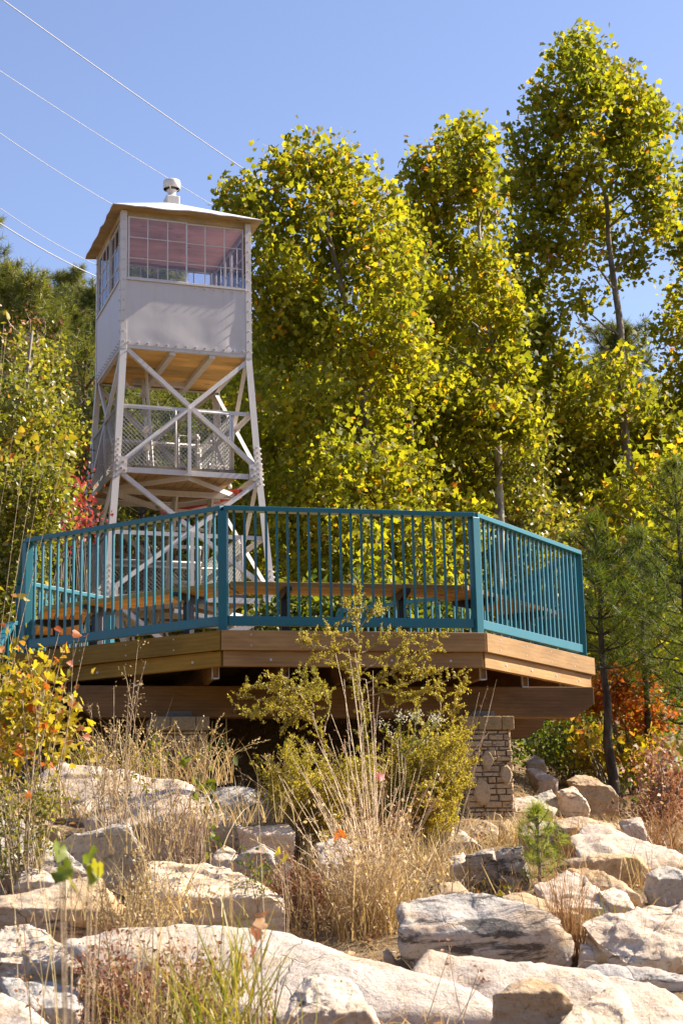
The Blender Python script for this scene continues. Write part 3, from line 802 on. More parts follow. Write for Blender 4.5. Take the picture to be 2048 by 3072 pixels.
# floor: boards, rim angle and joists
fl = MB().box((-1.05, -1.05, ZF-.001), (1.05, 1.05, ZF+.02), TM).build('cab_floor', M['interior'], tower, world=TM)
for k in range(10):
    y = -1.045+k*.209
    board('floor_board', T(-1.045, y+.1045, ZF-.018), T(1.045, y+.1045, ZF-.018), .203, .03, M['floorw'], fl, bevel=.004)
for fi, fc in enumerate(FACES):
    a, b = fc; fnv = FN[fi]; hh = 1.058
    ca = T(SG[a][0]*hh, SG[a][1]*hh, ZF-.07); cb = T(SG[b][0]*hh, SG[b][1]*hh, ZF-.07)
    MB().angle(ca-fnv*.004, cb-fnv*.004, UP, .07, .009, 1, 1).build('rim_angle', W_, fl)
for x in (-.22, .42):
    MB().box((x-.045, -1.03, ZF-.125), (x+.045, 1.03, ZF-.034), TM).build('joist', W_, fl, world=TM)
MB().box((-.5, .62, ZF-.12), (.42, .72, ZF-.036), TM).build('joist', W_, fl, world=TM)
# ceiling and roof
cl = MB()
for k in range(8): cl.box((-1.04+k*.26, -1.04, ZT+.06), (-1.04+k*.26+.257, 1.04, ZT+.075), TM)
cl.build('ceiling', M['ceiling'], tower, world=TM)
he = 1.235; n_ = 14; rg = random.Random(4)
mb = MB(); ring = []; 
for fi in range(4):
    a, b = SG[fi], SG[(fi+1) % 4]
    for k in range(n_):
        u = k/n_; x, y = a[0]+(b[0]-a[0])*u, a[1]+(b[1]-a[1])*u
        wob = 0 if k == 0 else rg.uniform(-.012, .012)
        ring.append((x*(he+wob), y*(he+wob), ZE-.025+wob*.9-(.012 if k == 0 else 0)))
m_ = len(ring)
lo = [(x*.998, y*.998, z-.014) for x, y, z in ring]; inner = [(x*.79, y*.79, ZE-.045) for x, y, z in ring]
apx = (0, 0, ZE+.63)
vs = [TM @ Vector(v) for v in ring+lo+[apx]]
mb.add(vs, [(i, (i+1) % m_, 2*m_) for i in range(m_)]+[(i+m_, (i+1) % m_+m_, (i+1) % m_, i) for i in range(m_)])
roof = mb.build('roof', M['roof'], tower, world=TM)
mb = MB(); mb.add([TM @ Vector(v) for v in lo+inner], [((i+1) % m_, i, i+m_, (i+1) % m_+m_) for i in range(m_)])
mb.build('soffit', M['soffit'], roof, world=TM)
vm = MB().box((-.118, -.118, ZE+.40), (.118, .118, ZE+.72), TM)
vb = vm.build('ventilator_base', W_, roof, world=TM, bevel=.02)
mb = MB()
c0 = T(0, 0, 0)
mb.lathe(c0, [(.11, ZE+.715), (.10, ZE+.73), (.076, ZE+.745), (.071, ZE+.76), (.071, ZE+.815), (.088, ZE+.835), (.088, ZE+.85), (.06, ZE+.87), (.06, ZE+.93)], 24)
mb.build('ventilator_neck', W_, roof, smooth=True)
mb = MB().lathe(c0, [(.140, ZE+.868), (.146, ZE+.872), (.146, ZE+.99), (.138, ZE+1.015), (.05, ZE+1.03), (.001, ZE+1.031)], 28, False)
vcap = mb.build('ventilator_cap', M['roof'], roof, smooth=True)
MB().lathe(c0, [(.062, ZE+.965), (.139, ZE+.96), (.139, ZE+.870)], 28, False).build('painted_gap_shade', M['black'], vcap, smooth=True)  # black liner paints the shade in the gap under the cap
st_ = MB()
for k in range(3):
    a_ = .4+k*2.094; d_ = Vector((math.cos(a_), math.sin(a_), 0)); st_.bar(c0+d_*.08+UP*(ZE+.85), c0+d_*.138+UP*(ZE+.89), .022, .006, UP)
st_.build('strap', W_, vcap)
# ---- stairs: landing 1 -> hatch and landing 2 -> landing 1
def stair(p0, p1, width_vec, ntr, rails=True):
    mb = MB()
    mb.bar(p0, p1, .035, .13, UP); st = mb.build('stair', W_, tower)
    MB().bar(p0+width_vec, p1+width_vec, .035, .13, UP).build('stringer', W_, st)
    for k in range(1, ntr+1):
        t = k/(ntr+1); c = p0.lerp(p1, t)
        MB().bar(c+width_vec*.04, c+width_vec*.96, .15, .03, UP).build('tread', W_, st)
    if rails:
        d = (p1-p0)
        for wv in (0, 1):
            q0 = p0+width_vec*wv; q1 = p1+width_vec*wv
            hr = MB(); off = UP*.55
            hr.tube([q0+d*.08, q0+d*.08+off], .019, 8); hr.tube([q0+d*.75, q0+d*.75+off], .019, 8)
            hr.tube([q0+d*.02+off, q0+d*.8+off], .019, 8)
            hr.tube([q0+d*.08+off*.5, q0+d*.75+off*.5], .017, 8)
            hr.build('handrail', W_, st, smooth=True)
stair(T(-.36, -.28, 6.12), T(-.42, .02, 8.02), TN*.52+TL*.05, 5, False)
stair(T(.12, .95, 4.1), T(.12, .15, 6.02), TL*.60, 6)
stair(T(-.55, -.95, 2.0), T(-.95, -.2, 4.05), TL*.55, 6)
# pipe guard on the landing and further pipes lower down
for pts in ([T(-.02, -.55, 6.11), T(-.02, -.55, 6.80), T(.28, -.55, 6.80), T(.28, -.55, 6.11)], [T(.26, -.5, 6.8), T(.34, -.42, 6.8), T(.34, -.42, 6.11)],
            [T(.34, -.42, 6.5), T(.28, -.55, 6.5)], [T(-.22, -.5, 6.2), T(-.02, -.55, 6.2)], [T(.95, -.1, 6.11), T(.95, -.1, 6.85), T(.62, -.1, 6.85)], [T(.95, -.1, 6.45), T(.6, -.1, 6.45), T(.6, -.1, 6.11)],
            [T(-.75, -.9, 4.1), T(-.75, -.9, 5.0), T(-.6, -.9, 5.0), T(-.55, -.9, 4.75)], [T(-1.0, .5, 4.85), T(1.0, .5, 4.85)], [T(.18, -.4, 4.1), T(.18, -.4, 5.0), T(.36, -.4, 5.0), T(.36, -.4, 4.1)],
            [T(-.78, .1, 8.06), T(-.78, .1, 7.88), T(-.70, .18, 7.80), T(-.60, .3, 7.80)]):
    p = MB().tube(pts, .022, 8)
    for q in pts:
        p.tube([Vector(q)-UP*.032, Vector(q)+UP*.032], .031, 8)
    p.build('pipe_rail', W_, tower, smooth=True)
board('barrier_bar', at(372, 1171, 26.9), at(552, 1133, 25.6), .05, .17, M['red'], tower, label='chipped red bar across the lower stairs')
# base enclosure by the front right leg
eg = thing('equipment_box', (T(1.6, -1.35, ZB).x, T(1.6, -1.35, ZB).y, 1.9), 'grey metal box with white posts and a sloping rail at the foot of the tower', 'cabinet')
q0 = T(.95, -1.62, 0); q1 = T(1.75, -1.62, 0)
gzb = min(g(q0.x, q0.y), g(q1.x, q1.y))
m4 = TM.copy(); m4.translation = Vector((q0.x, q0.y, 0))
MB().box((.05, .03, gzb), (.8, .45, 3.72), m4).build('body', M['galv'], eg, world=m4, bevel=.01)
for x in (0.0, .48, .86):
    MB().box((x-.045, -.03, gzb), (x+.045, .02, 3.86), m4).build('post', W_, eg, world=m4)
MB().bar(m4 @ Vector((-.6, -.05, 3.42)), m4 @ Vector((.9, -.05, 3.95)), .05, .1, UP).build('sloping_rail', W_, eg)
MB().bar(m4 @ Vector((-1.3, -.05, 3.78)), m4 @ Vector((-.1, -.05, 3.60)), .05, .06, UP).build('sloping_rail', W_, eg)
for i in range(4):
    pass
# ------------------------------------------------------------------ trees
def lobes_at(L, Y, depth, rng):
    out = []
    for q in L:
        px, py, rx, ry = q[:4]; dens = q[4] if len(q) > 4 else 1.0
        y = Y+rng.uniform(-1, 1)*depth
        c = at(px, py, y); s = K*y/FPX
        out.append((np.array(c), np.array([rx*s, max(min(rx, ry)*s*1.1, .5), ry*s]), dens))
    return out
def clumps(lobes, n, rng, shell=2.0):
    wts = np.array([np.prod(r)**.58*d for c, r, d in lobes]); wts /= wts.sum()
    idx = rng.choice(len(lobes), n, p=wts)
    d = nrm(rng.normal(size=(n, 3))); r = rng.random((n, 1))**(1/shell)
    return np.array([lobes[i][0] for i in idx])+d*r*np.array([lobes[i][1] for i in idx])
def limb_mesh(trunk, targets, rng, rbase=.035, curve=.25, n=5, mb=None):
    """ascending limbs from the trunk to the targets; branches fork off the limbs already there"""
    mb = mb or MB()
    nodes = [Vector(p) for p in trunk]; dense = []
    for a, b in zip(nodes[:-1], nodes[1:]):
        for k in range(8): dense.append(a.lerp(b, k/8))
    dense = [(p, rbase*1.4) for p in dense[4:]]
    tg = sorted([Vector(t) for t in targets], key=lambda t: min((t-d[0]).length for d in dense))
    for t in tg:
        best = None
        for p, r in dense:
            h = math.hypot(t.x-p.x, t.y-p.y); dz = t.z-p.z
            cost = (t-p).length+max(0, .75*h-dz)*1.6
            if best is None or cost < best[0]: best = (cost, p, r)
        _, p, r = best; r0 = min(r*.75, rbase); L = (t-p).length
        if L < .15: continue
        pts = []
        for k in range(6):
            u = k/5; q = p.lerp(t, u)
            q.z -= curve*L*u*(1-u)*.7
            if 0 < k < 5: q += Vector(rng.normal(size=3))*L*.02
            pts.append(q)
        rr = [max(.006, r0*(1-.8*k/5)) for k in range(6)]
        mb.tube(pts, rr, n)
        for q, ra in zip(pts[1:], rr[1:]): dense.append((q, ra))
    return mb
def tree(name, label, cat, group, trunk, r0, lobes, nclump, kleaf, size, mat, barkm, tmpl, seed, sig=.22, limbs=60, up=.35, rtop=.02, shell=2.0, rbase=.04, crown='crown'):
    rng = np.random.default_rng(seed)
    base = Vector(trunk[0]); base.z = min(base.z, g(base.x, base.y)-.05)
    t = thing(name, base, label, cat, group); tw = WM[t.name]
    pts = [base]+[Vector(p) for p in trunk[1:]]
    n = len(pts); sub = []
    for i in range(n-1):
        for k in range(3):
            q = pts[i].lerp(pts[i+1], k/3)
            if k: q += Vector(rng.normal(size=3))*.02
            sub.append(q)
    sub.append(pts[-1])
    H = max(1e-3, sub[-1].z-base.z)
    rr = [max(rtop, r0*(1-.9*((q.z-base.z)/H))) for q in sub]
    tr = MB().tube(sub, rr, 10).build('trunk', barkm, t, world=tw, smooth=True)
    cl = clumps(lobes, nclump, rng, shell)
    if limbs:
        sel = cl[rng.choice(len(cl), min(limbs, len(cl)), replace=False)]
        limb_mesh(sub[len(sub)//6:], sel, rng, rbase).build('limbs', barkm, t, world=tw, smooth=True)
    P = (cl[:, None]+np.clip(rng.normal(size=(len(cl), kleaf, 3)), -1.5, 1.5)*sig).reshape(-1, 3)
    S = size*rng.uniform(.6, 1.25, len(P))
    scatter(crown, mat, t, P, S, tmpl, rng, up, world=tw)
    return t
def tpath(P, Y): return [at(x, y, Y) for x, y in P]
def grounded(px, py, Y):
    p = at(px, py, Y); p.z = g(p.x, p.y)-.1; return p
rngT = np.random.default_rng(11)
GS = 'sycamore trees behind the deck'
S1 = [(600,560,45,60),(590,700,40,80),(600,1000,35,80),(920,640,45,60),(930,760,40,60),(765,350,25,25),(820,400,30,30),(870,460,30,30),(905,490,25,25),(690,350,45,40),(655,400,55,60),(740,400,65,55),(790,440,55,50),(700,470,100,65),(555,455,42,38),(585,490,55,45),(540,480,30,25),(640,545,65,55),(820,510,70,70),(880,560,50,60),(740,580,120,85),(650,640,70,85),(850,650,90,95),(700,740,105,105),(820,800,110,115),(635,830,55,105),(720,930,115,105),(850,960,105,115),(650,1020,55,85),(760,1080,115,105),(880,1120,85,105),(690,1200,85,105),(800,1250,105,105),(895,1300,75,105),(720,1350,85,90),(850,1390,90,70),(660,1420,60,60)]
tr1 = [grounded(868, 1500, 29.5), *tpath([(872,1400),(862,1250),(850,1000),(818,780),(765,580),(700,360)], 29.5)]
tree('sycamore_tree', 'broad yellow-green sycamore with a rounded top just right of the tower cab', 'tree', GS, tr1, .15, lobes_at(S1, 29.5, 1.2, rngT), 1450, 15, .175, M['syc'], M['greybark'], STAR, 1, .22, 110)
S2 = [(1075,300,35,38),(1040,345,50,48),(1110,350,35,50),(985,400,50,50),(955,470,35,50),(1060,430,75,60),(1000,520,75,55),(1105,480,50,65),(1050,600,85,65),(965,640,45,55),(1120,620,55,75),(1010,720,75,65),(1100,740,70,65),(955,800,50,60),(1050,850,45,45,.4),(990,930,60,80),(1090,960,70,80),(1000,1060,65,80),(1080,1100,70,70),(1170,720,45,60),(1160,850,55,70),(1180,980,60,70),(1060,1200,70,70)]
tr2 = [grounded(1152, 1500, 33), *tpath([(1148,1190),(1144,1050),(1138,850),(1118,700),(1098,500),(1076,300)], 33)]
tree('sycamore_tree', 'middle sycamore with a narrow top and pale bare trunk left of the tallest tree', 'tree', GS, tr2, .13, lobes_at(S2, 33, 1.2, rngT), 980, 15, .19, M['syc'], M['sycbark'], STAR, 2, .23, 80)
S3 = [(1335,108,36,30),(1303,140,42,36),(1368,150,42,44),(1350,200,75,58),(1420,195,45,48),(1255,225,42,45),(1300,290,75,58),(1440,255,55,58),(1400,325,85,58),(1195,315,38,38),(1480,260,45,48),(1505,285,28,50),(1230,375,55,48),(1320,400,85,58),(1470,385,75,75),(1180,430,48,48),(1260,480,75,58),(1375,500,60,65),(1500,480,55,75),(1195,560,65,58),(1300,580,70,55),(1440,595,60,55,.6),(1210,670,65,58),(1320,690,55,55,.6),(1235,770,58,55),(1290,840,55,48),(1405,760,30,30,.3),(1425,830,50,42,.5),(1340,930,75,58),(1450,930,50,50,.6),(1230,900,48,48),(1500,1000,65,75),(1380,1030,75,75),(1290,1020,65,65),(1450,1120,85,75),(1300,1130,75,68)]
tr3 = [grounded(1440, 1500, 37), *tpath([(1438,1190),(1433,1000),(1426,850),(1420,720),(1402,600),(1390,450),(1366,300),(1340,110)], 37)]
tree('sycamore_tree', 'tallest sycamore with a thin crown and a dark trunk showing against the sky', 'tree', GS, tr3, .17, lobes_at(S3, 37, 1.1, rngT), 1500, 14, .205, M['syc'], M['greybark'], STAR, 3, .25, 110)
S4 = [(1572,290,14,25),(1575,430,16,60),(1562,560,30,60),(1560,690,45,55),(1535,760,42,45),(1562,850,45,55),(1540,930,55,65),(1570,1050,45,75),(1540,1170,55,60),(1620,500,60,200),(1640,900,60,250)]
tr4 = [grounded(1640, 1400, 39), *tpath([(1640,1000),(1632,700),(1610,400),(1600,280)], 39)]
tree('sycamore_tree', 'sycamore cut off by the right edge of the view', 'tree', GS, tr4, .14, lobes_at(S4, 39, .8, rngT), 520, 14, .19, M['syc'], M['greybark'], STAR, 4, .24, 40)
GF = 'smaller broadleaf trees in the thicket behind the deck'
def filler(label, trunk, L, Y, n, size, mat, seed, bk='greybark', tm=STAR, k=11, name='broadleaf_tree', sig=.24, limbs=34, group=GF, dep=1.2, r0=.08):
    r = np.random.default_rng(seed)
    return tree(name, label, 'tree', group, [grounded(trunk[0][0], trunk[0][1], Y), *tpath(trunk[1:], Y)], r0, lobes_at(L, Y, dep, r), n, k, size, M[mat], M[bk], tm, seed, sig, limbs)
filler('yellowish small-leaved tree filling the gap between the two left sycamores', [(945,1500),(950,1200),(940,900),(930,600)], [(930,540,38,50),(925,600,50,60),(945,690,60,70),(930,800,65,75),(960,900,70,80),(950,1010,75,85),(940,1120,85,85),(960,1250,85,85),(980,1370,80,80)], 30.8, 640, .15, 'syc', 21)
filler('pale yellow tree below the middle sycamore, above the right corner of the railing', [(1180,1500),(1180,1250),(1190,1100),(1180,980)], [(1180,960,60,60),(1130,1020,60,70),(1210,1060,70,70),(1110,1120,70,70),(1190,1160,75,70),(1260,1200,70,70),(1100,1230,70,70),(1180,1280,80,70),(1060,1330,70,70),(1260,1320,70,80),(1150,1400,80,60)], 34.3, 640, .15, 'small', 22, k=12)
filler('dark green tree seen through the legs of the tower', [(560,1500),(560,1250),(570,1000),(575,860)], [(565,800,45,60),(575,900,55,60),(520,960,50,60),(590,1000,60,70),(530,1070,60,60),(600,1130,60,70),(520,1190,70,60),(590,1260,70,70),(480,1300,60,70),(560,1380,80,60)], 34, 520, .16, 'syc', 23)
filler('thin grey-stemmed tree with sparse yellow leaves right of the railing corner', [(1205,1500),(1195,1250),(1215,1120),(1250,940)], [(1255,900,35,45),(1230,980,45,50),(1290,1040,50,50),(1220,1100,50,50),(1310,1150,60,50),(1240,1200,60,50),(1330,1230,60,50)], 37, 230, .16, 'small', 24)
filler('leafy tree with mixed yellow and green leaves behind the two young pines', [(1480,1600),(1475,1400),(1480,1250),(1500,1120)], [(1500,1100,60,60),(1420,1180,70,70),(1540,1200,60,80),(1380,1280,60,70),(1480,1290,80,80),(1560,1330,50,80),(1400,1400,70,80),(1510,1430,80,80),(1380,1500,50,60),(1450,1540,80,60),(1550,1560,60,70)], 29, 600, .17, 'syc', 25)
filler('broad yellow-green tree standing behind and between the tall sycamores', [(1060,1500),(1060,1200),(1050,950),(1040,700)], [(905,620,45,60),(900,720,60,80),(960,760,60,80),(900,860,60,80),(1010,800,60,70),(1160,700,45,70),(1150,800,60,70),(1000,920,70,80),(1090,900,60,70),(1180,900,60,70),(1270,880,45,50),(910,990,60,80),(1060,1020,70,80),(1170,1010,70,70),(1280,980,60,60),(1350,1030,50,50),(960,1130,70,80),(1090,1150,70,80),(1230,1130,70,70),(1340,1140,60,70)], 41.5, 1350, .21, 'syc', 26, k=13, limbs=50, sig=.3)
# left edge saplings, shrubs with colour
filler('tall yellow-green sapling on the far left with reddish bare twigs on top', [(30,1560),(35,1300),(60,1000),(75,760)], [(70,850,36,45,.6),(45,930,55,60),(110,960,45,55),(20,1020,55,70),(90,1050,60,65),(30,1130,65,75),(110,1140,50,65),(30,1240,60,80),(90,1230,50,70),(20,1340,60,80),(60,1420,60,60)], 21, 950, .068, 'small', 31, tm=HEART, k=13, sig=.20, group='saplings left of the tower', dep=.9, r0=.05)
filler('bushy yellow-green sapling next to the left legs of the tower', [(150,1560),(150,1300),(150,1000),(130,820)], [(100,840,36,45),(125,900,32,50),(90,950,45,55),(150,1000,27,50),(120,1050,54,65),(140,1120,32,60),(100,1160,54,65),(130,1240,36,60),(90,1290,49,60),(120,1370,45,60)], 24, 900, .068, 'small', 32, tm=HEART, k=13, sig=.20, group='saplings left of the tower', dep=.9, r0=.05)
filler('dull green tree behind the left end of the deck railing', [(60,1560),(70,1400),(75,1300)], [(60,1330,50,60),(110,1330,60,70),(60,1420,60,60),(140,1400,60,60),(200,1350,50,70),(230,1430,60,60)], 27, 380, .10, 'green', 33, tm=HEART, k=12, sig=.22, group='saplings left of the tower', dep=1, r0=.06)
# brown dry tree
bt = thing('bare_tree', grounded(70, 1300, 27), 'leafless brown-twigged tree against the dark pines at upper left', 'tree')
bp = grounded(70, 1300, 27); rr_ = np.random.default_rng(41)
tops = [at(x, y, 27+rr_.uniform(-.8, .8)) for x, y in [(70,735),(55,760),(85,760),(40,790),(100,790),(30,830),(115,830),(60,800),(90,820),(20,870),(75,850),(120,870),(45,880),(10,800),(5,840),(140,850)]]
limb_mesh([bp, at(68, 1100, 27), at(70, 900, 27), at(70, 740, 27)], tops+[t+Vector(rr_.normal(size=3))*.35 for t in tops for _ in range(3)], rr_, .035).build('limbs', M['paletwig'], bt, world=WM[bt.name])
MB().tube([bp, at(68, 1100, 27), at(70, 900, 27), at(70, 740, 27)], [.08, .06, .04, .01], 8).build('trunk', M['greybark'], bt, world=WM[bt.name])
P = np.concatenate([np.array(t)[None]+rr_.normal(size=(26, 3))*np.array([.35, .35, .3]) for t in tops])
scatter('crown', M['rust'], bt, P, .09, OVAL, rr_, .2, world=WM[bt.name])
# colourful maples and shrubs
def shrub(name, label, cat, L, Y, n, k, size, mat, seed, tm=OVAL, sig=.10, group=None, base=None, dep=.35, limbs=24, bk='greybark', rb=.012, up=.3, shell=2.0, foliage='foliage'):
    r = np.random.default_rng(seed); lb = lobes_at(L, Y, dep, r)
    mx = sum(q[0] for q in L)/len(L)
    b = base or grounded(mx, 0, Y)
    if base is None:
        b = Vector((np.mean([l[0][0] for l in lb]), Y, 0)); b.z = g(b.x, b.y)-.04
    t = thing(name, b, label, cat, group); tw = WM[t.name]
    cl = clumps(lb, n, r, shell)
    sel = cl[r.choice(len(cl), min(limbs, len(cl)), replace=False)]
    top = Vector(sel[np.argmax(sel[:, 2])])
    mb = MB(); roots = [b+Vector((r.uniform(-.1, .1), r.uniform(-.1, .1), 0)) for _ in range(4)]
    for i, s in enumerate(sel):
        s = Vector(s); rt = roots[i % 4]; mid = rt.lerp(s, .5); mid.z += .08*(s-rt).length; mid += Vector(r.normal(size=3))*.05*(s-rt).length
        mb.tube([rt, rt.lerp(mid, .55)+Vector((0, 0, .03)), mid, mid.lerp(s, .6), s], [rb, rb*.85, rb*.7, rb*.5, rb*.25], 4)
    mb.build('stems', M[bk], t, world=tw)
    P = (cl[:, None]+r.normal(size=(len(cl), k, 3))*sig).reshape(-1, 3)
    scatter(foliage, M[mat], t, P, size*r.uniform(.6, 1.3, len(P)), tm, r, up, world=tw)
    return t
shrub('red_maple', 'pinkish-red maple sapling left of the tower legs', 'shrub', [(155,1170,22,25),(170,1120,18,20),(185,1190,20,25),(150,1210,18,20),(140,1150,14,20)], 22.5, 55, 12, .09, 'red_leaf', 51, STAR, .16)
shrub('red_maple', 'small bright red maple between the left tower legs', 'shrub', [(215,1340,16,22),(205,1365,14,18),(232,1040,14,16),(250,1050,10,16),(205,1280,14,20)], 28.3, 110, 12, .10, 'red_leaf', 52, STAR, .16)
shrub('orange_shrub', 'brown-orange shrub behind the lower tower braces', 'shrub', [(340,1330,30,40),(370,1300,25,30),(300,1290,25,30),(330,1380,40,30),(400,1240,25,30)], 31, 130, 12, .10, 'rust', 53, STAR, .2)
shrub('orange_maple', 'flaming orange-red maple right of the deck between the pine trunks', 'shrub', [(1390,1575,36,24),(1435,1580,42,26),(1372,1605,18,24),(1470,1570,24,18),(1420,1615,34,20),(1500,1640,34,22),(1470,1660,26,20)], 18.9, 260, 12, .075, 'orange_leaf', 54, STAR, .10)
shrub('green_shrub', 'dark green bush with yellow leaves right of the stone pillar', 'shrub', [(1230,1660,40,30),(1290,1680,50,40),(1340,1640,34,30),(1240,1720,45,35),(1320,1740,55,40),(1390,1700,34,44),(1440,1690,34,40)], 19.5, 420, 12, .06, 'green', 55, OVAL, .12)
shrub('golden_shrub', 'golden-leaved bush in front of the dark green bush beside the deck', 'shrub', [(1300,1620,30,24),(1350,1690,24,26),(1365,1740,30,24),(1480,1720,30,26),(1460,1760,26,20)], 18.2, 120, 11, .07, 'gold_leaf', 56, HEART, .10)
shrub('red_shrub', 'reddish-brown low shrub at the right edge behind the boulders', 'shrub', [(1515,1760,30,40),(1545,1800,26,40),(1500,1820,26,30),(1550,1860,30,40),(1480,1860,22,26)], 13.5, 170, 10, .05, 'rust', 57, OVAL, .09)
shrub('green_shrub', 'low leafy bush at the foot of the tower behind the deck', 'shrub', [(700,1400,50,40),(780,1420,50,40),(860,1420,50,40),(950,1410,50,40),(1030,1420,50,40),(640,1430,40,30)], 22.5, 380, 11, .09, 'green', 58, HEART, .16)
shrub('green_shrub', 'yellow-green thicket under the left bay of the tower', 'shrub', [(240,1420,40,40),(320,1430,40,30),(400,1420,40,40),(470,1430,40,30),(180,1420,40,40)], 29, 300, 11, .10, 'small', 59, HEART, .2)
# ------------------------------------------------------------------ pines
def pine(name, label, group, base, H, spec, needle, tmpl, barkm, seed, r0, whorl, ln, tufts, tsz, z0f=.3, shape=1.0, lean=(0, 0), droop=.0, spread=.5):
    rng = np.random.default_rng(seed)
    t = thing(name, base, label, 'pine tree', group); tw = WM[t.name]
    base = Vector(base)
    top = base+Vector((lean[0], lean[1], H))
    pts = [base.lerp(top, k/8)+Vector((rng.normal()*.012*H*.3, rng.normal()*.012*H*.3, 0))*(0 < k < 8) for k in range(9)]
    MB().tube(pts, [max(.012, r0*(1-.88*k/8)) for k in range(9)], 9).build('trunk', barkm, t, world=tw, smooth=True)
    mb = MB(); P = []; D = []
    nw = int(H*(1-z0f)/whorl)
    for i in range(nw+1):
        f = z0f+(1-z0f)*i/max(1, nw)
        q = base.lerp(top, min(f, .985)); u = (f-z0f)/(1-z0f)
        rad = ln*((1-u)**shape*.9+.12)*(.55+.45*min(1, u*4))
        nb = rng.integers(4, 7)
        ph = rng.random()*6.28
        for b in range(nb):
            a = ph+6.28*b/nb+rng.normal()*.3; L = rad*rng.uniform(.6, 1.15); el = rng.uniform(.1, .5)+u*.5-droop
            d = Vector((math.cos(a)*math.cos(el), math.sin(a)*math.cos(el), math.sin(el)))
            tip = q+d*L; mid = q+d*L*.5-Vector((0, 0, .06*L))
            mb.tube([q, mid, tip+Vector((0, 0, .06*L))], [max(.008, r0*.22), r0*.13, .005], 4)
            nt_ = max(2, int(tufts*L/ln+.5))
            for k in range(nt_):
                s = .3+.7*(k+rng.random())/nt_
                pos = q+d*L*s+Vector((0, 0, -.06*L*(1-abs(2*s-1))+.06*L*max(0, s-.5)))
                off = Vector(rng.normal(size=3))*L*.16*(1.15-s)*Vector((1, 1, .6)).length
                P.append(pos+off); D.append((d+Vector((0, 0, .55))+off*.8).normalized())
    for k in range(6): P.append(top+Vector(rng.normal(size=3))*.05*tsz*3); D.append(Vector((rng.normal()*.4, rng.normal()*.4, 1)).normalized())
    mb.build('limbs', barkm, t, world=tw)
    scatter('crown', needle, t, np.array(P), tsz*rng.uniform(.75, 1.25, len(P)), tmpl, rng, .3, dirs=np.array(D), world=tw, spread=.35)
    return t
TUF = tuft(16, 1.0, .062, .6, 5)
TUFN = tuft(24, 1.0, .034, 1.0, 6)
def gp(px, py, Y):
    p = at(px, py, Y); p.z = g(p.x, p.y)-.05; return p
pb = gp(1412, 1890, 17.2)
pine('young_pine', 'young pine with a dark bare lower trunk just right of the deck', 'young pines right of the deck', pb, at(1405, 1195, 17.2).z-pb.z, None, M['needle_near'], TUFN, M['darkbark'], 61, .065, .17, .80, 11, .17, .5, .7, lean=(-.03, .1))
pb = gp(1498, 1850, 18.5)
pine('young_pine', 'second young pine nearer the right edge, thinner trunk among red shrubs', 'young pines right of the deck', pb, at(1500, 1225, 18.5).z-pb.z, None, M['needle_near'], TUFN, M['darkbark'], 62, .055, .17, .82, 11, .17, .44, .7, lean=(.05, .1))
pb = gp(1600, 1850, 17.6)
pine('young_pine', 'bushy young pine cut off by the right edge', 'young pines right of the deck', pb, 3.9, None, M['needle_near'], TUFN, M['darkbark'], 63, .055, .17, .9, 13, .17, .25, .7)
sb = ghit(1240, 2035)
pine('pine_seedling', 'bright green knee-high pine seedling among the boulders in front of the pillar', None, sb, at(1235, 1865, sb.y).z-sb.z, None, M['needle_bright'], TUFN, M['greybark'], 64, .011, .075, .22, 5, .095, .10, .45)
# mid-distance pine with the long trunk left of the tower
pb = gp(190, 1300, 33)
pine('tall_pine', 'slender pine with a long bare trunk between the saplings and the tower', 'tall pines behind the tower', pb, at(205, 810, 33).z-pb.z, None, M['needle'], TUF, M['pinebark'], 65, .12, .4, 1.7, 12, .30, .58, .5)
for i, (x, ytop, Y) in enumerate([(325,1080,38),(350,1000,40),(270,900,42),(430,1010,41)]):
    pb = gp(x, 1400, Y)
    pine('tall_pine', 'dark pine trunk seen through the tower legs, farther back in the woods', 'tall pines behind the tower', pb, at(x, ytop-150, Y).z-pb.z, None, M['needle'], TUF, M['darkbark'], 66+i, .14, .5, 1.9, 12, .33, .55, .5)
# hillside pines: a few built, the rest copied
def copy_thing(src, loc, rot, sc, label=None):
    r = src.copy(); COL.objects.link(r); r.matrix_basis = Matrix.Translation(Vector(loc)) @ Matrix.Rotation(rot, 4, 'Z') @ Matrix.Scale(sc, 4)
    for ch in src.children:
        c = ch.copy(); COL.objects.link(c); c.parent = r; c.matrix_parent_inverse = ch.matrix_parent_inverse.copy()
    if label: r['label'] = label
    return r
protos = []
HL = 'dark green pine on the far wooded hillside'
HG = 'pines on the wooded hillside'
rh = np.random.default_rng(77)
spots = []
for Y in (50, 56, 62, 69, 76, 84, 92):
    half_w = Y*.235
    x = -half_w-1.5
    while x < half_w+2:
        spots.append((x+rh.normal()*.5, Y+rh.uniform(-2.5, 2.5)))
        x += rh.uniform(1.5, 2.4) if x < 0 else rh.uniform(2.3, 3.4)
for i in range(5):
    x, y = spots[i]
    H = 8.4+i*.55
    protos.append(pine('hillside_pine', HL, HG, (x, y, g(x, y)-.1), H, None, M['needle'], TUF, M['pinebark'], 80+i, .14, .40, 2.2, 42, .34, (.22, .3, .18, .26, .34)[i], (.45, .35, .55, .4, .3)[i], spread=.5))
for i, (x, y) in enumerate(spots[5:]):
    copy_thing(protos[int(rh.integers(0, 5))], (x, y, g(x, y)-.1), rh.random()*6.28, rh.uniform(.8, 1.3))
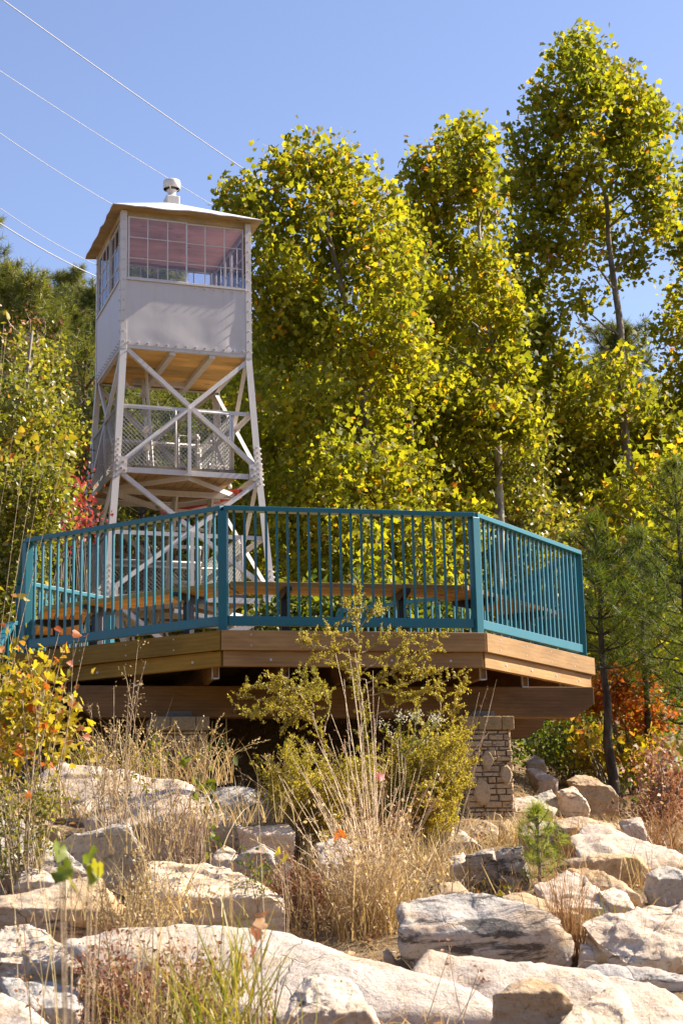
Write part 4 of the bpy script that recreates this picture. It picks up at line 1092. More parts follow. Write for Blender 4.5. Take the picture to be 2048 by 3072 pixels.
# broadleaf trees standing in the woods between the sycamores and the hill
def wood_tree(seed, mat, lab, x, y, H):
    r = np.random.default_rng(seed)
    b = Vector((x, y, g(x, y)))
    lb = [(np.array(b+Vector((r.normal()*.9, r.normal()*.9, H*f))), np.array([1.3, 1.3, 1.1])*r.uniform(.8, 1.2)*(1.15-abs(f-.55)), 1.0) for f in np.linspace(.22, .97, 12)]
    return tree('woodland_tree', lab, 'tree', 'woodland trees behind the sycamores', [b, b+Vector((.1, 0, H*.4)), b+Vector((-.1, .1, H*.75)), b+Vector((0, 0, H*.95))], .11, lb, 240, 10, .20, M[mat], M['greybark'], HEART, seed, .3, 22)
WL = {'small': 'yellow-green broadleaf tree in the woods behind the sycamores', 'green': 'green broadleaf tree in the woods behind the sycamores', 'gold_leaf': 'golden broadleaf tree in the woods behind the sycamores'}
wp_ = []
for i, mname in enumerate(('small', 'green', 'small')):
    x, y = [(-11, 41), (-1.5, 42.5), (3.4, 43)][i]
    wp_.append((wood_tree(90+i, mname, WL[mname], x, y, 7.6), WL[mname]))
for i, (x, y) in enumerate([(-9.3, 40), (-7.4, 42), (-5.6, 40.5), (-3.6, 42.5), (.6, 43.5), (5.2, 42.5), (7.0, 43.5), (8.6, 42), (10.4, 43.5), (-13, 43), (12, 42), (2.1, 46), (6.1, 46.5), (9.4, 47), (-2.6, 46), (-6.6, 46.5)]):
    s, lab = wp_[int(rh.integers(0, 3))]
    copy_thing(s, (x, y, g(x, y)-.1), rh.random()*6.28, rh.uniform(.8, 1.15))
# ------------------------------------------------------------------ boulders
def rock(label, crop, pts, r=.35, mat='rock_pale', slope=1.5, Y0=None, base=None, rough=1.0, seed=None, group=None):
    """boulder from its outline (half-size crop pixels), given a real depth, back and underside"""
    seed = seed or (len(label)*7+int(pts[0][0]))
    rg = np.random.default_rng(seed)
    ox = 0 if crop == 5 else 784
    P = [(ox+x*.5, 1684.4+y*.5) for x, y in pts]
    mx = sum(p[0] for p in P)/len(P); my = sum(p[1] for p in P)/len(P)
    P = [(mx+(x-mx)*1.06, my+(y-my)*1.07) for x, y in P]
    ys = [p[1] for p in P]; y1 = max(ys); y0 = min(ys)
    xb = np.mean([p[0] for p in P if p[1] > y1-.35*(y1-y0)])
    if Y0 is None:
        hb = ghit(xb, base and (1684.4+base*.5) or y1); Y0 = hb.y
    s = K*Y0/FPX; h = max(.06, (y1-y0)*s); wdt = (max(p[0] for p in P)-min(p[0] for p in P))*s
    V = []
    def dep(t): return Y0+(.10*h*t if t < r else .10*h*r+(t-r)*h*slope)
    for x, y in P:
        t = (y1-y)/max(1e-6, y1-y0); V.append(at(x, y, dep(t)+rg.uniform(-.02, .02)*h))
    def span(yy):
        xs = []
        for (xa, ya), (xb_, yb) in zip(P, P[1:]+P[:1]):
            if (ya-yy)*(yb-yy) <= 0 and ya != yb: xs.append(xa+(xb_-xa)*(yy-ya)/(yb-ya))
        return (min(xs), max(xs)) if xs else (P[0][0], P[0][0])
    for tt, off in ((r, -.10), (r*.45, -.07)):
        yy = y1-(y1-y0)*tt; a, b = span(yy)
        for f in (.10, .38, .66, .9):
            V.append(at(a+(b-a)*f, yy+rg.uniform(-.06, .06)*(y1-y0), Y0+off*h*rg.uniform(.6, 1.3)+.05*h))
    for f in (.3, .7):                                   # crest of the sloping top
        yy = y0+(y1-y0)*(1-r)*.35; a, b = span(yy); V.append(at(a+(b-a)*f, yy, dep((y1-yy)/(y1-y0))-.10*h))
    c = sum(V, Vector())/len(V)
    for v in list(V[:len(P)]):
        q = c+(v-c)*.72; V.append(Vector((q.x, q.y+.35*h+.18*wdt, q.z-.12*h)))
    zmin = min(v.z for v in V)
    for v in list(V[:len(P)]):
        if v.z < zmin+.4*h: V.append(Vector((c.x+(v.x-c.x)*.9, v.y+.12*h, min(v.z, g(v.x, v.y))-.18*h-.03))); V.append(Vector((c.x+(v.x-c.x)*.8, v.y+.5*h+.15*wdt, min(v.z, g(v.x, v.y))-.15*h)))
    bm = bmesh.new()
    for v in V: bm.verts.new(v)
    res = bmesh.ops.convex_hull(bm, input=bm.verts)
    junk = [e for e in res['geom_interior'] if isinstance(e, bmesh.types.BMVert)]+[e for e in res['geom_unused'] if isinstance(e, bmesh.types.BMVert)]
    bmesh.ops.delete(bm, geom=list(set(junk)), context='VERTS')
    me = bpy.data.meshes.new('tmp'); bm.to_mesh(me); bm.free()
    o = bpy.data.objects.new('tmp', me); COL.objects.link(o)
    size = max(h, wdt)
    md = o.modifiers.new('r', 'REMESH'); md.mode = 'VOXEL'; md.voxel_size = max(.009, min(size/56, h/14))
    sm = o.modifiers.new('s', 'SMOOTH'); sm.iterations = 2; sm.factor = .5
    dg = bpy.context.evaluated_depsgraph_get(); dg.update()
    me2 = bpy.data.meshes.new_from_object(o.evaluated_get(dg)); bpy.data.objects.remove(o)
    org = Vector((c.x, c.y, min(v.z for v in V)))
    RQ = Euler((rg.uniform(-.5, .5), rg.uniform(-.4, .4), rg.uniform(0, 3))).to_matrix()
    so_ = Vector((seed*1.7 % 97, seed*2.3 % 89, seed*.9 % 71))
    for v, n_ in zip(me2.vertices, [vv.normal.copy() for vv in me2.vertices]):
        p = v.co; q = p/max(.25, size*.45)+so_
        d = (noise.fractal(q*1.5, 1.0, 2.1, 6)*.026)*min(size, .9)*rough
        qs = Vector((p.x*.9+p.z*.5, p.y*.9, p.z*7-p.x*1.2))+so_
        ridged = abs(noise.noise(qs*1.1)); d -= max(0, .07-ridged)*.22*min(h, .5)*rough
        qr = RQ @ (p/max(.2, size*.5))+so_+noise.noise_vector(q*2.2)*.16
        d += (noise.cell(qr*1.6)-.5)*.030*min(h, .45)*rough+(noise.cell(qr*3.7)-.5)*.009*min(h, .45)*rough
        cell = noise.noise(q*3.3+Vector((5, 2, 1))); d += (.010 if cell > .15 else (-.008 if cell < -.28 else 0))*min(h, .5)*rough
        v.co = p+n_*d-org
    me2.polygons.foreach_set('use_smooth', [True]*len(me2.polygons)); me2.name = 'boulder'
    me2.materials.clear(); me2.materials.append(M[mat])
    ob = bpy.data.objects.new('boulder', me2); link(ob, None, Matrix.Translation(org))
    return tag(ob, label, 'boulder', group)
P_, T_, G_r, D_ = 'rock_pale', 'rock_tan', 'rock_grey', 'rock_dark'
rock('long pale slab highest on the left, sloping right below the shaded bank', 5, [(180,190),(290,135),(400,150),(480,170),(590,170),(680,195),(800,215),(870,245),(860,330),(600,330),(300,335),(200,290)], .12, P_, 1.2, Y0=11.9)
rock('broad pale slab with an orange-stained front under the dry bushes', 5, [(330,330),(430,275),(540,250),(640,240),(760,255),(900,270),(970,310),(1090,400),(1150,460),(1130,520),(900,520),(690,500),(500,420),(370,380)], .40, P_, 1.5, Y0=11.2)
rock('grey speckled boulder at the foot of the big dry shrub, left side', 5, [(930,300),(1010,245),(1110,240),(1230,270),(1320,310),(1360,400),(1300,430),(1100,420),(960,340)], .5, G_r, 1.0, Y0=11.6)
rock('small pale pointed rock between the grey speckled boulder and the dry stems', 5, [(1090,430),(1200,420),(1320,415),(1355,450),(1340,495),(1210,500),(1140,470)], .4, P_, Y0=10.9)
rock('grey wedge of rock with a dark slanting face in the middle of the weeds', 5, [(1000,630),(1110,550),(1210,510),(1255,540),(1270,630),(1230,690),(1080,690)], .75, G_r, 1.0, Y0=9.9)
rock('small white-speckled rock beside the dark hollow', 5, [(975,560),(1030,515),(1095,545),(1050,605),(985,625)], .4, P_, Y0=10.3)
rock('tan rounded boulder half hidden at the left edge, uppermost there', 5, [(-60,350),(0,340),(80,345),(170,380),(260,425),(280,490),(180,480),(-60,460)], .35, T_, 1.4, Y0=10.6)
rock('large grey granular boulder at the left edge', 5, [(-90,410),(0,400),(70,405),(170,450),(260,500),(330,560),(400,640),(330,700),(130,720),(-90,740)], .30, G_r, 1.2, Y0=9.3)
rock('dark slanted triangular rock with a bright right edge', 5, [(270,495),(350,465),(470,445),(570,400),(605,450),(640,540),(690,610),(600,690),(470,690),(330,600)], .78, G_r, 1.1, Y0=9.6)
rock('small pale lump wedged under the large grey boulder', 5, [(60,720),(80,670),(125,612),(200,625),(275,665),(290,710),(180,745)], .5, P_, Y0=8.9)
rock('long overhanging boulder at left with a sunlit top and a shaded brown front', 5, [(-90,770),(0,755),(170,715),(290,685),(400,690),(460,680),(530,745),(595,830),(585,890),(460,905),(300,945),(150,920),(-90,900)], .52, T_, 1.6, Y0=8.2)
rock('rounded pale boulder at lower left with fine cracks', 5, [(-40,960),(30,890),(100,880),(160,890),(240,935),(310,1010),(365,1075),(345,1160),(200,1210),(60,1180),(-40,1140)], .45, P_, 1.2)
rock('stained grey-white boulder below the cracked one at lower left', 5, [(10,1120),(120,1140),(240,1170),(345,1150),(375,1260),(360,1370),(200,1380),(60,1330)], .45, G_r, 1.2, Y0=7.05)
rock('pale boulder cut off by the bottom left corner', 5, [(-60,1230),(0,1195),(100,1235),(230,1330),(260,1420),(-60,1430)], .3, P_, 1.2, Y0=6.6)
rock('big cream slab with a dark undercut front in the left centre', 5, [(680,640),(700,592),(800,587),(940,602),(1050,628),(1180,678),(1295,760),(1300,830),(1200,860),(1010,880),(900,910),(760,860),(700,740)], .45, P_, 1.8, Y0=8.9)
rock('very long low slab running across the bottom, left of centre', 5, [(280,960),(400,912),(560,882),(700,870),(870,898),(1060,902),(1200,908),(1330,920),(1450,965),(1568,1005),(1668,1030),(1748,1065),(1910,1105),(2040,1135),(2170,1180),(2250,1240),(2255,1300),(2150,1370),(1700,1380),(1300,1340),(900,1230),(560,1130)], .22, P_, 1.25, Y0=6.9)
rock('smooth pale boulder at the bottom edge in front of the long slab', 5, [(1270,1340),(1325,1230),(1395,1130),(1490,1102),(1580,1115),(1625,1155),(1690,1215),(1740,1335),(1745,1420),(1260,1430)], .42, P_, 1.2, Y0=6.35)
rock('large boulder streaked with black and cracked across, right of centre', 6, [(255,820),(300,775),(440,738),(560,745),(700,753),(765,800),(890,803),(990,850),(1048,950),(1050,1020),(1000,1090),(800,1065),(560,1005),(330,1000),(270,890)], .50, D_, 1.3)
rock('huge smooth cream slab filling the bottom right', 6, [(340,1100),(420,993),(520,1008),(700,1028),(900,1058),(1090,1093),(1250,1108),(1420,1138),(1600,1215),(1700,1300),(1700,1420),(900,1420),(690,1330),(560,1190)], .12, P_, 1.3, Y0=6.9)
rock('square-fronted tan boulder standing at the bottom right of centre', 6, [(695,1200),(780,1143),(890,1113),(950,1133),(1045,1205),(1070,1250),(1020,1335),(900,1400),(690,1400)], .68, T_, 1.1, Y0=6.3)
rock('pale lump at the bottom edge right of the square-fronted boulder', 6, [(1000,1340),(1060,1258),(1150,1205),(1250,1168),(1330,1228),(1350,1335),(1340,1420),(1000,1420)], .3, P_, 1.2, Y0=6.2)
rock('thin flat grey ledge between the two largest right-hand slabs', 6, [(1070,1100),(1160,1063),(1400,1083),(1600,1105),(1650,1200),(1430,1150),(1300,1130)], .5, G_r, 1.6)
rock('broad pale boulder at the right edge with a sunlit sloping top', 6, [(1105,875),(1145,848),(1330,828),(1420,788),(1600,785),(1660,900),(1650,1110),(1420,1100),(1310,1060),(1180,960)], .25, P_, 1.3)
rock('wedge-shaped stone with a bright top and black underside beside the orange grass', 6, [(1115,935),(1200,958),(1300,1008),(1415,1085),(1240,1085),(1165,1070)], .45, T_, 1.4)
rock('narrow upright stone just right of the orange grass clump', 6, [(1095,965),(1150,975),(1180,1065),(1160,1085),(1085,1065)], .6, P_, 1.0)
rock('long sloping slab behind the black-streaked boulder', 6, [(890,700),(1035,628),(1110,652),(1180,713),(1232,780),(1245,850),(1100,840),(960,790)], .22, P_, 1.6)
rock('small bright rounded stone on the end of the sloping slab', 6, [(1175,720),(1250,703),(1312,738),(1350,810),(1290,850),(1235,850)], .4, P_, 1.2)
rock('tan slab with a dark pitted front right of the pine seedling', 6, [(1030,628),(1120,618),(1200,638),(1310,698),(1395,752),(1385,800),(1320,770),(1250,720),(1150,690)], .4, T_, 1.5, Y0=9.7)
rock('block with a flat tan face under the brightest slab', 6, [(1010,575),(1120,573),(1290,553),(1372,568),(1415,640),(1365,710),(1300,715),(1190,650),(1060,625)], .80, T_, 1.2, Y0=10.3)
rock('long brilliant white slab reaching to the right edge', 6, [(1050,475),(1120,423),(1230,428),(1300,468),(1420,518),(1600,565),(1620,660),(1500,640),(1420,640),(1340,600),(1100,570)], .18, P_, 1.7, Y0=11.0)
rock('low buff stone behind the brilliant white slab', 6, [(980,400),(1100,383),(1250,408),(1320,460),(1250,470),(1000,460)], .4, T_, 1.4, Y0=12.3)
rock('pale upright block with shadows of pine needles at the pine trunk', 6, [(1275,405),(1370,388),(1402,440),(1405,520),(1340,530),(1290,470)], .7, P_, 1.0, Y0=12.0)
rock('black-stained upright rock below the stone pillar', 6, [(565,560),(620,535),(700,528),(718,600),(725,720),(640,720),(590,620)], .85, D_, .9, Y0=10.7)
rock('second black-stained rock, against the first and left of the seedling', 6, [(712,545),(830,523),(855,640),(870,745),(760,750),(725,660)], .85, D_, .9, Y0=10.6)
rock('thin bright rock leaning on the black-stained pair', 6, [(500,575),(560,538),(590,590),(610,690),(570,710),(510,650)], .6, P_, 1.0, Y0=10.8)
rock('white pointed rock poking from the shrub left of the pillar base', 6, [(440,440),(500,423),(570,458),(645,522),(600,540),(480,500)], .35, P_, 1.2, Y0=12.6)
rock('round pale rock right of the pillar base', 6, [(810,450),(870,403),(960,408),(995,450),(985,515),(880,520),(820,500)], .45, P_, 1.1, Y0=12.4)
rock('pale sunlit boulder touching the right side of the pillar', 6, [(780,300),(870,288),(985,343),(970,385),(850,390),(790,370)], .3, P_, 1.4, Y0=14.9)
rock('grey fissured rock between two boulders beyond the pillar', 6, [(870,290),(960,258),(1020,318),(1010,375),(940,345)], .5, G_r, 1.2, Y0=15.4)
rock('rounded cream boulder with a pitted face beyond the pillar', 6, [(985,265),(1060,243),(1110,278),(1138,345),(1060,370),(1010,320)], .65, P_, 1.0, Y0=15.3)
rock('big boulder with a shaded brown face behind the first pine trunk', 6, [(1030,215),(1090,193),(1150,193),(1230,238),(1270,285),(1240,325),(1130,320),(1070,270)], .68, T_, 1.2, Y0=16.2)
rock('small round grey rock, farthest up the slope', 6, [(843,135),(880,98),(930,118),(940,160),(870,170)], .45, G_r, 1.0, Y0=18.0)
rock('narrow sunlit rock half buried in weeds up the slope', 6, [(845,165),(900,163),(992,210),(985,245),(900,220)], .4, P_, 1.2, Y0=17.0)
rock('dark-faced boulder at the right edge above the broad pale boulder', 6, [(1400,645),(1470,613),(1600,648),(1640,700),(1630,800),(1430,800),(1395,720)], .7, G_r, 1.1)
rock('flat buff stones just above the black-streaked boulder', 6, [(735,750),(840,738),(1000,788),(1100,830),(1060,870),(890,830),(770,810)], .35, T_, 1.5, Y0=8.9)
rock('pale rock glimpsed behind the tall dry stems', 6, [(-120,500),(0,468),(60,520),(90,620),(60,680),(-100,680)], .4, P_, 1.2, Y0=10.2)
rock('small stone at the root of the dry stems', 6, [(185,1000),(215,985),(245,1020),(260,1090),(200,1085)], .5, T_, 1.0)
rock('buff stone in the dry grass below the white pointed rock', 6, [(440,700),(470,680),(540,678),(590,730),(560,770),(460,760)], .4, T_, 1.2, Y0=9.7)
rock('rounded footing stone, left of two under the pillar', 6, [(570,480),(600,430),(660,405),(720,430),(730,510),(620,530)], .55, T_, .9, Y0=13.3)
rock('rounded footing stone, right of two under the pillar', 6, [(700,440),(760,395),(805,430),(815,520),(720,530)], .55, T_, .9, Y0=13.4)
rs = np.random.default_rng(88)
sx_ = [(905,2190),(925,2205),(1330,2250),(1180,2020),(1200,2035),(1150,2075),(1260,2060),(1390,2100),(1370,2065),(1460,2090),(1340,1905),(1290,1900),(1220,1850),(1300,1860),(1240,1830),(1010,2060),(985,2085),(1500,1990),(1530,2010),(1480,2015),(1420,1930)]
for x, y in sx_:
    cx = (x-784)/.5; cy = (y-1684.4)/.5; w_ = rs.uniform(16, 34); h_ = rs.uniform(.5, .8)*w_
    rock('small loose stone lying in a gap between the right-hand boulders', 6, [(cx+w_*math.cos(a)*rs.uniform(.8, 1.15), cy-h_*.5+h_*.6*math.sin(a)*rs.uniform(.8, 1.1)) for a in np.linspace(0, 5.6, 8)], .5, ('rock_pale', 'rock_tan', 'rock_grey')[int(rs.integers(0, 3))], 1.0, seed=int(rs.integers(1, 9999)), group='small loose stones')
# ------------------------------------------------------------------ weeds, grasses, shrubs
def stems_plant(name, label, cat, base, tips, mat, r0, rng, bow=.12, n=4, group=None, t=None, part='stems', sub=0, subl=.25):
    if t is None: t = thing(name, base, label, cat, group)
    mb = MB(); ends = []
    for tp in tips:
        b = Vector(base)+Vector((rng.normal()*.05, rng.normal()*.05, 0)); tp = Vector(tp); L = (tp-b).length
        side = Vector((rng.normal(), rng.normal(), 0))*bow*L
        pts = [b.lerp(tp, u)+side*u*(1-u)*1.2+Vector((0, 0, .12*L*u*(1-u))) for u in (0, .2, .4, .6, .8, 1)]
        mb.tube(pts, [max(.0014, r0*(1-.75*u)) for u in (0, .2, .4, .6, .8, 1)], n, False)
        for k in range(sub):
            u = rng.uniform(.45, .98); i = min(4, int(u*5)); q = pts[i].lerp(pts[i+1], u*5-i)
            d = ((tp-b).normalized()+Vector(rng.normal(size=3))*.55).normalized(); e = q+d*subl*rng.uniform(.4, 1)*(1.2-u)
            mb.tube([q, q.lerp(e, .5)+Vector((0, 0, .01)), e], [r0*.4, r0*.3, max(.001, r0*.12)], 3, False); ends.append(e)
        ends.append(tp)
    mb.build(part, M[mat], t, world=WM[t.name])
    return t, ends
def grass_clump(name, label, px, py, n, h, w, mat, seed, Y=None, rad=.12, lean=.25, bend=.6, group=None, cat='grass', heads=0, hmat='straw', hsize=.02, pt=None):
    rng = np.random.default_rng(seed)
    b = ghit(px, py) if Y is None else at(px, py, Y)
    b = Vector((b.x, b.y, g(b.x, b.y)-.02)) if Y is None else Vector(b)
    t = thing(name, b, label, cat, group)
    B = np.array(b)[None]+rng.normal(size=(n, 3))*np.array([rad, rad*.7, 0])
    hh = h*rng.uniform(.45, 1.1, n)
    o = blades('blades', M[mat], t, B, hh, w, lean, rng, bend, world=WM[t.name])
    if heads:
        me = o.data; co = np.empty(len(me.vertices)*3, np.float32); me.vertices.foreach_get('co', co); co = co.reshape(n, -1, 3)+np.array(b)
        sel = rng.choice(n, min(heads, n), replace=False)
        P = []; D = []
        for s in sel:
            tip, pre = co[s, -1], co[s, -4]; d = (tip-pre); d = d/(np.linalg.norm(d)+1e-9)
            for k in range(9): P.append(tip-d*hsize*k*.9+rng.normal(size=3)*hsize*.25); D.append(d)
        scatter('seed_heads', M[hmat], t, np.array(P), hsize*1.3, DIAM, rng, .2, dirs=np.array(D), world=WM[t.name], spread=.5)
    return t
rp = np.random.default_rng(201)
# --- the big feathery weed in the centre: plume above the deck edge, wide body below
def plume(label, base, curves, Y, seed, bits, size, mat='ochre', group=None, jit=.10, name='feathery_shrub', wid=.14, stem='twig', body=None, nb=0, cat='shrub', per=2):
    """curves: pixel paths of branches; feather bits ride on short side twigs along each"""
    rng = np.random.default_rng(seed)
    b = ghit(*base) if Y is None else at(base[0], base[1], Y)
    b.z = min(b.z, g(b.x, b.y))
    t = thing(name, b, label, cat, group)
    mb = MB(); P = []; D = []
    for cv in curves:
        y = b.y+rng.normal()*.18
        pts = [at(x, yy, y+.04*i*rng.normal()) for i, (x, yy) in enumerate(cv)]
        sm_ = []
        for i in range(len(pts)-1):
            for k in range(6): sm_.append(pts[i].lerp(pts[i+1], k/6)+Vector(rng.normal(size=3))*.006)
        sm_.append(pts[-1]); n = len(sm_)
        mb.tube(sm_, [max(.0018, .006*(1-.8*i/n)) for i in range(n)], 4, False)
        L = sum((a-c_).length for a, c_ in zip(sm_[:-1], sm_[1:]))
        ntw = int(L/.022)
        for k in range(ntw):
            u = rng.uniform(.12, 1); i = min(n-2, int(u*(n-1))); q = sm_[i].lerp(sm_[i+1], u*(n-1)-i)
            tan = (sm_[i+1]-sm_[i]).normalized()
            d = (tan*.7+Vector(rng.normal(size=3))*.65+Vector((0, 0, .25))).normalized()
            l = wid*rng.uniform(.3, 1.1)*(1.15-.75*u)
            e = q+d*l
            if k % 2 == 0: mb.tube([q, e], [.0016, .0009], 3, False)
            m = max(2, int(l/.011))
            for j in range(m):
                for _ in range(per):
                    P.append(np.array(q.lerp(e, (j+rng.random())/m))+rng.normal(size=3)*.007); D.append(np.array(d)*.8+rng.normal(size=3)*.5)
    if body:
        lb = lobes_at(body, b.y, .22, rng); cl = clumps(lb, nb, rng, 4.0)
        for c in cl:
            c = Vector(c); rt = b+Vector((rng.normal()*.13, rng.normal()*.09, 0)); L = (c-rt).length
            md = rt.lerp(c, .55)+Vector(rng.normal(size=3))*.05*L+Vector((0, 0, .10*L)); c = c+Vector((rng.normal()*.05, 0, -.02))
            path = [rt, rt.lerp(md, .5)+Vector((0, 0, .03*L)), md, md.lerp(c, .5)+Vector((0, 0, .03*L)), c]
            mb.tube(path, [.0035, .003, .0025, .0018, .001], 4, False)
            nk = int(rng.integers(9, 17))
            for k in range(nk):
                u = rng.uniform(.5, 1)*4; i = min(3, int(u)); q = path[i].lerp(path[i+1], u-i); tan = (path[i+1]-path[i]).normalized()
                d = (tan*.8+Vector(rng.normal(size=3))*.5).normalized(); l = wid*rng.uniform(.35, .9)*(1.5-.25*u); e = q+d*l
                m = max(3, int(l/.013))
                for j in range(m):
                    for _ in range(3):
                        P.append(np.array(q.lerp(e, (j+rng.random())/m))+rng.normal(size=3)*.006); D.append(np.array(d)*.8+rng.normal(size=3)*.5)
    mb.build('stems', M[stem], t, world=WM[t.name])
    scatter('foliage', M[mat], t, np.array(P), size*rng.uniform(.6, 1.3, len(P)), OVAL, rng, .3, dirs=np.array(D), world=WM[t.name], spread=.3)
    return t
plume('tall feathery ochre weed whose plume rises past the front deck railing', (880, 2000), [
    [(875,1950),(850,1750),(830,1600),(822,1450),(825,1350)], [(826,1430),(800,1400),(785,1375)], [(828,1440),(860,1405),(880,1400)], [(830,1490),(775,1455),(735,1460),(690,1455)],
    [(832,1500),(880,1470),(930,1455)], [(836,1530),(790,1500),(720,1480),(685,1465)], [(838,1540),(900,1500),(960,1475),(1020,1462)], [(840,1570),(905,1540),(960,1510),(1010,1490)],
    [(838,1560),(780,1530),(740,1510),(710,1520)], [(845,1600),(910,1580),(980,1550),(1030,1530)], [(843,1590),(890,1550),(940,1530),(990,1540)], [(850,1650),(930,1610),(1000,1570),(1070,1545)]], 12.0, 211, 0, .019, wid=.16, per=4)
plume('arching feathery ochre weed left of centre, in front of the shaded beam', (780, 1950), [
    [(800,1900),(770,1750),(720,1660),(640,1610),(545,1600)], [(700,1640),(640,1590),(590,1575),(560,1580)], [(680,1630),(620,1630),(570,1640),(530,1615)], [(730,1670),(690,1600),(650,1560),(600,1545)],
    [(720,1650),(720,1600),(700,1560),(680,1540)], [(740,1690),(760,1620),(740,1570),(720,1545)], [(650,1612),(640,1580),(620,1560)], [(600,1602),(590,1630),(575,1650)], [(690,1640),(660,1660),(640,1680)]], 11.7, 212, 0, .019, wid=.15, per=4)
plume('dense golden-ochre feathery shrub leaning against the stone pillar', (960, 1985), [
    [(960,1950),(1000,1800),(1030,1700),(1050,1600),(1070,1560)], [(1010,1750),(1050,1700),(1070,1640)], [(1000,1800),(1060,1770),(1095,1745)], [(990,1830),(1050,1810),(1085,1800)], [(1000,1700),(1010,1620),(1000,1570)], [(985,1700),(960,1640),(950,1600)]], 12.3, 213, 0, .020, wid=.16, per=4,
    body=[(960,1700,50,50,.7),(1010,1720,50,55),(1040,1770,42,40),(1030,1820,42,40),(980,1800,60,60),(930,1760,55,60),(1000,1880,45,40),(950,1860,60,60),(900,1820,50,60),(900,1900,50,50),(1050,1700,20,40)], nb=380)
plume('yellow-green feathery shrub mixed with straw on the left of the tall stems', (700, 1960), [
    [(700,1940),(690,1850),(680,1760),(660,1700)], [(690,1850),(640,1780),(615,1730)], [(720,1900),(740,1800),(745,1720)]], 11.4, 214, 0, .019, wid=.13,
    body=[(680,1720,50,40),(640,1760,40,40),(700,1790,55,50),(650,1830,40,50),(740,1840,50,60),(790,1800,50,60),(840,1760,45,50),(800,1900,60,60)], nb=200)
plume('white-topped weed with small pale flower heads inside the golden shrub', (930, 1960), [[(930,1900),(920,1720),(915,1640)], [(925,1760),(950,1690),(955,1640)], [(920,1720),(890,1680),(880,1665)], [(925,1740),(985,1690),(1000,1650)]], 11.6, 215, 0, .018, mat='green', wid=.09)
wf = bpy.data.objects.get('feathery_shrub.004')
if wf:
    hp = np.array([np.array(at(x, y, 11.4)) for x, y in [(955,1638),(945,1645),(1000,1648),(990,1655),(915,1640),(880,1663),(962,1650),(1012,1655),(925,1650),(900,1680)]])
    P = np.repeat(hp, 26, 0)+rp.normal(size=(260, 3))*.022
    M['petal'] = leafmat('pale_flower_heads', [(0, (.55, .50, .36)), (1, (.75, .72, .58))], .3, 1.1, hue=(1, 1, 1))
    scatter('flower_heads', M['petal'], wf, P, .018, OVAL, rp, .5, world=WM[wf.name])
# --- tall pale dry stems
b0 = ghit(868, 2130)
tips = [at(x, y, b0.y+rp.normal()*.25) for x, y in [(800,1490),(790,1560),(815,1500),(840,1560),(770,1500),(856,1540),(830,1610),(870,1600),(760,1640),(700,1700),(680,1760),(650,1790),(720,1660),(860,1650),(880,1700),(900,1720),(740,1720),(690,1840),(820,1560),(806,1530),(640,1850),(930,1760),(950,1830),(990,1860)]]
tips += [at(840+rp.normal()*110, 1830+rp.normal()*90, b0.y+rp.normal()*.3) for _ in range(46)]
tt, ends = stems_plant('dry_weed', 'tall bundle of pale dry stems fanning up in the centre foreground', 'weed', b0, tips, 'paletwig', .0036, rp, .07, sub=2, subl=.2)
tips = [at(865+rp.normal()*95, 1960+rp.normal()*75, b0.y-.2+rp.normal()*.3) for _ in range(130)]
tt2, ends2 = stems_plant('dry_weed', 'dense brown tangle of dry stems round the foot of the pale stem bundle', 'weed', b0+Vector((-.05, -.15, 0)), tips, 'paletwig', .0036, rp, .12, sub=5, subl=.25)
scatter('dry_leaves', M['straw'], tt2, np.array([np.array(e) for e in ends2])+rp.normal(size=(len(ends2), 3))*.02, .035, OVAL, rp, .2, world=WM[tt2.name])
for i, (x, y, n, h, lab) in enumerate([(845,2150,170,.62,'golden straw tuft at the foot of the tall dry stems'), (905,2140,170,.55,'straw grass hanging beside the black-streaked boulder'), (770,2080,160,.46,'straw grass tuft left of the tall dry stems'), (960,2010,150,.45,'dry grass under the golden shrub'), (700,1990,110,.42,'dry grass behind the rust-red weeds'), (1010,2010,160,.35,'short straw beside the leaning bright rock')]):
    grass_clump('grass_tuft', lab, x, y, n, h, .008, 'straw', 230+i, rad=.17, lean=.22, group='dry grass tufts')
tips = [at(800+rp.normal()*95, 1840+rp.normal()*70, 11.3+rp.normal()*.25) for _ in range(90)]
tt3, ends3 = stems_plant('dry_weed', 'brown and straw coloured dead weeds filling the middle of the feathery shrubs', 'weed', at(840, 2000, 11.3), tips, 'twig', .0036, rp, .14, sub=6, subl=.22)
scatter('dry_leaves', M['rust'], tt3, np.repeat(np.array([np.array(e) for e in ends3]), 3, 0)+rp.normal(size=(len(ends3)*3, 3))*.03, .026, OVAL, rp, .2, world=WM[tt3.name])
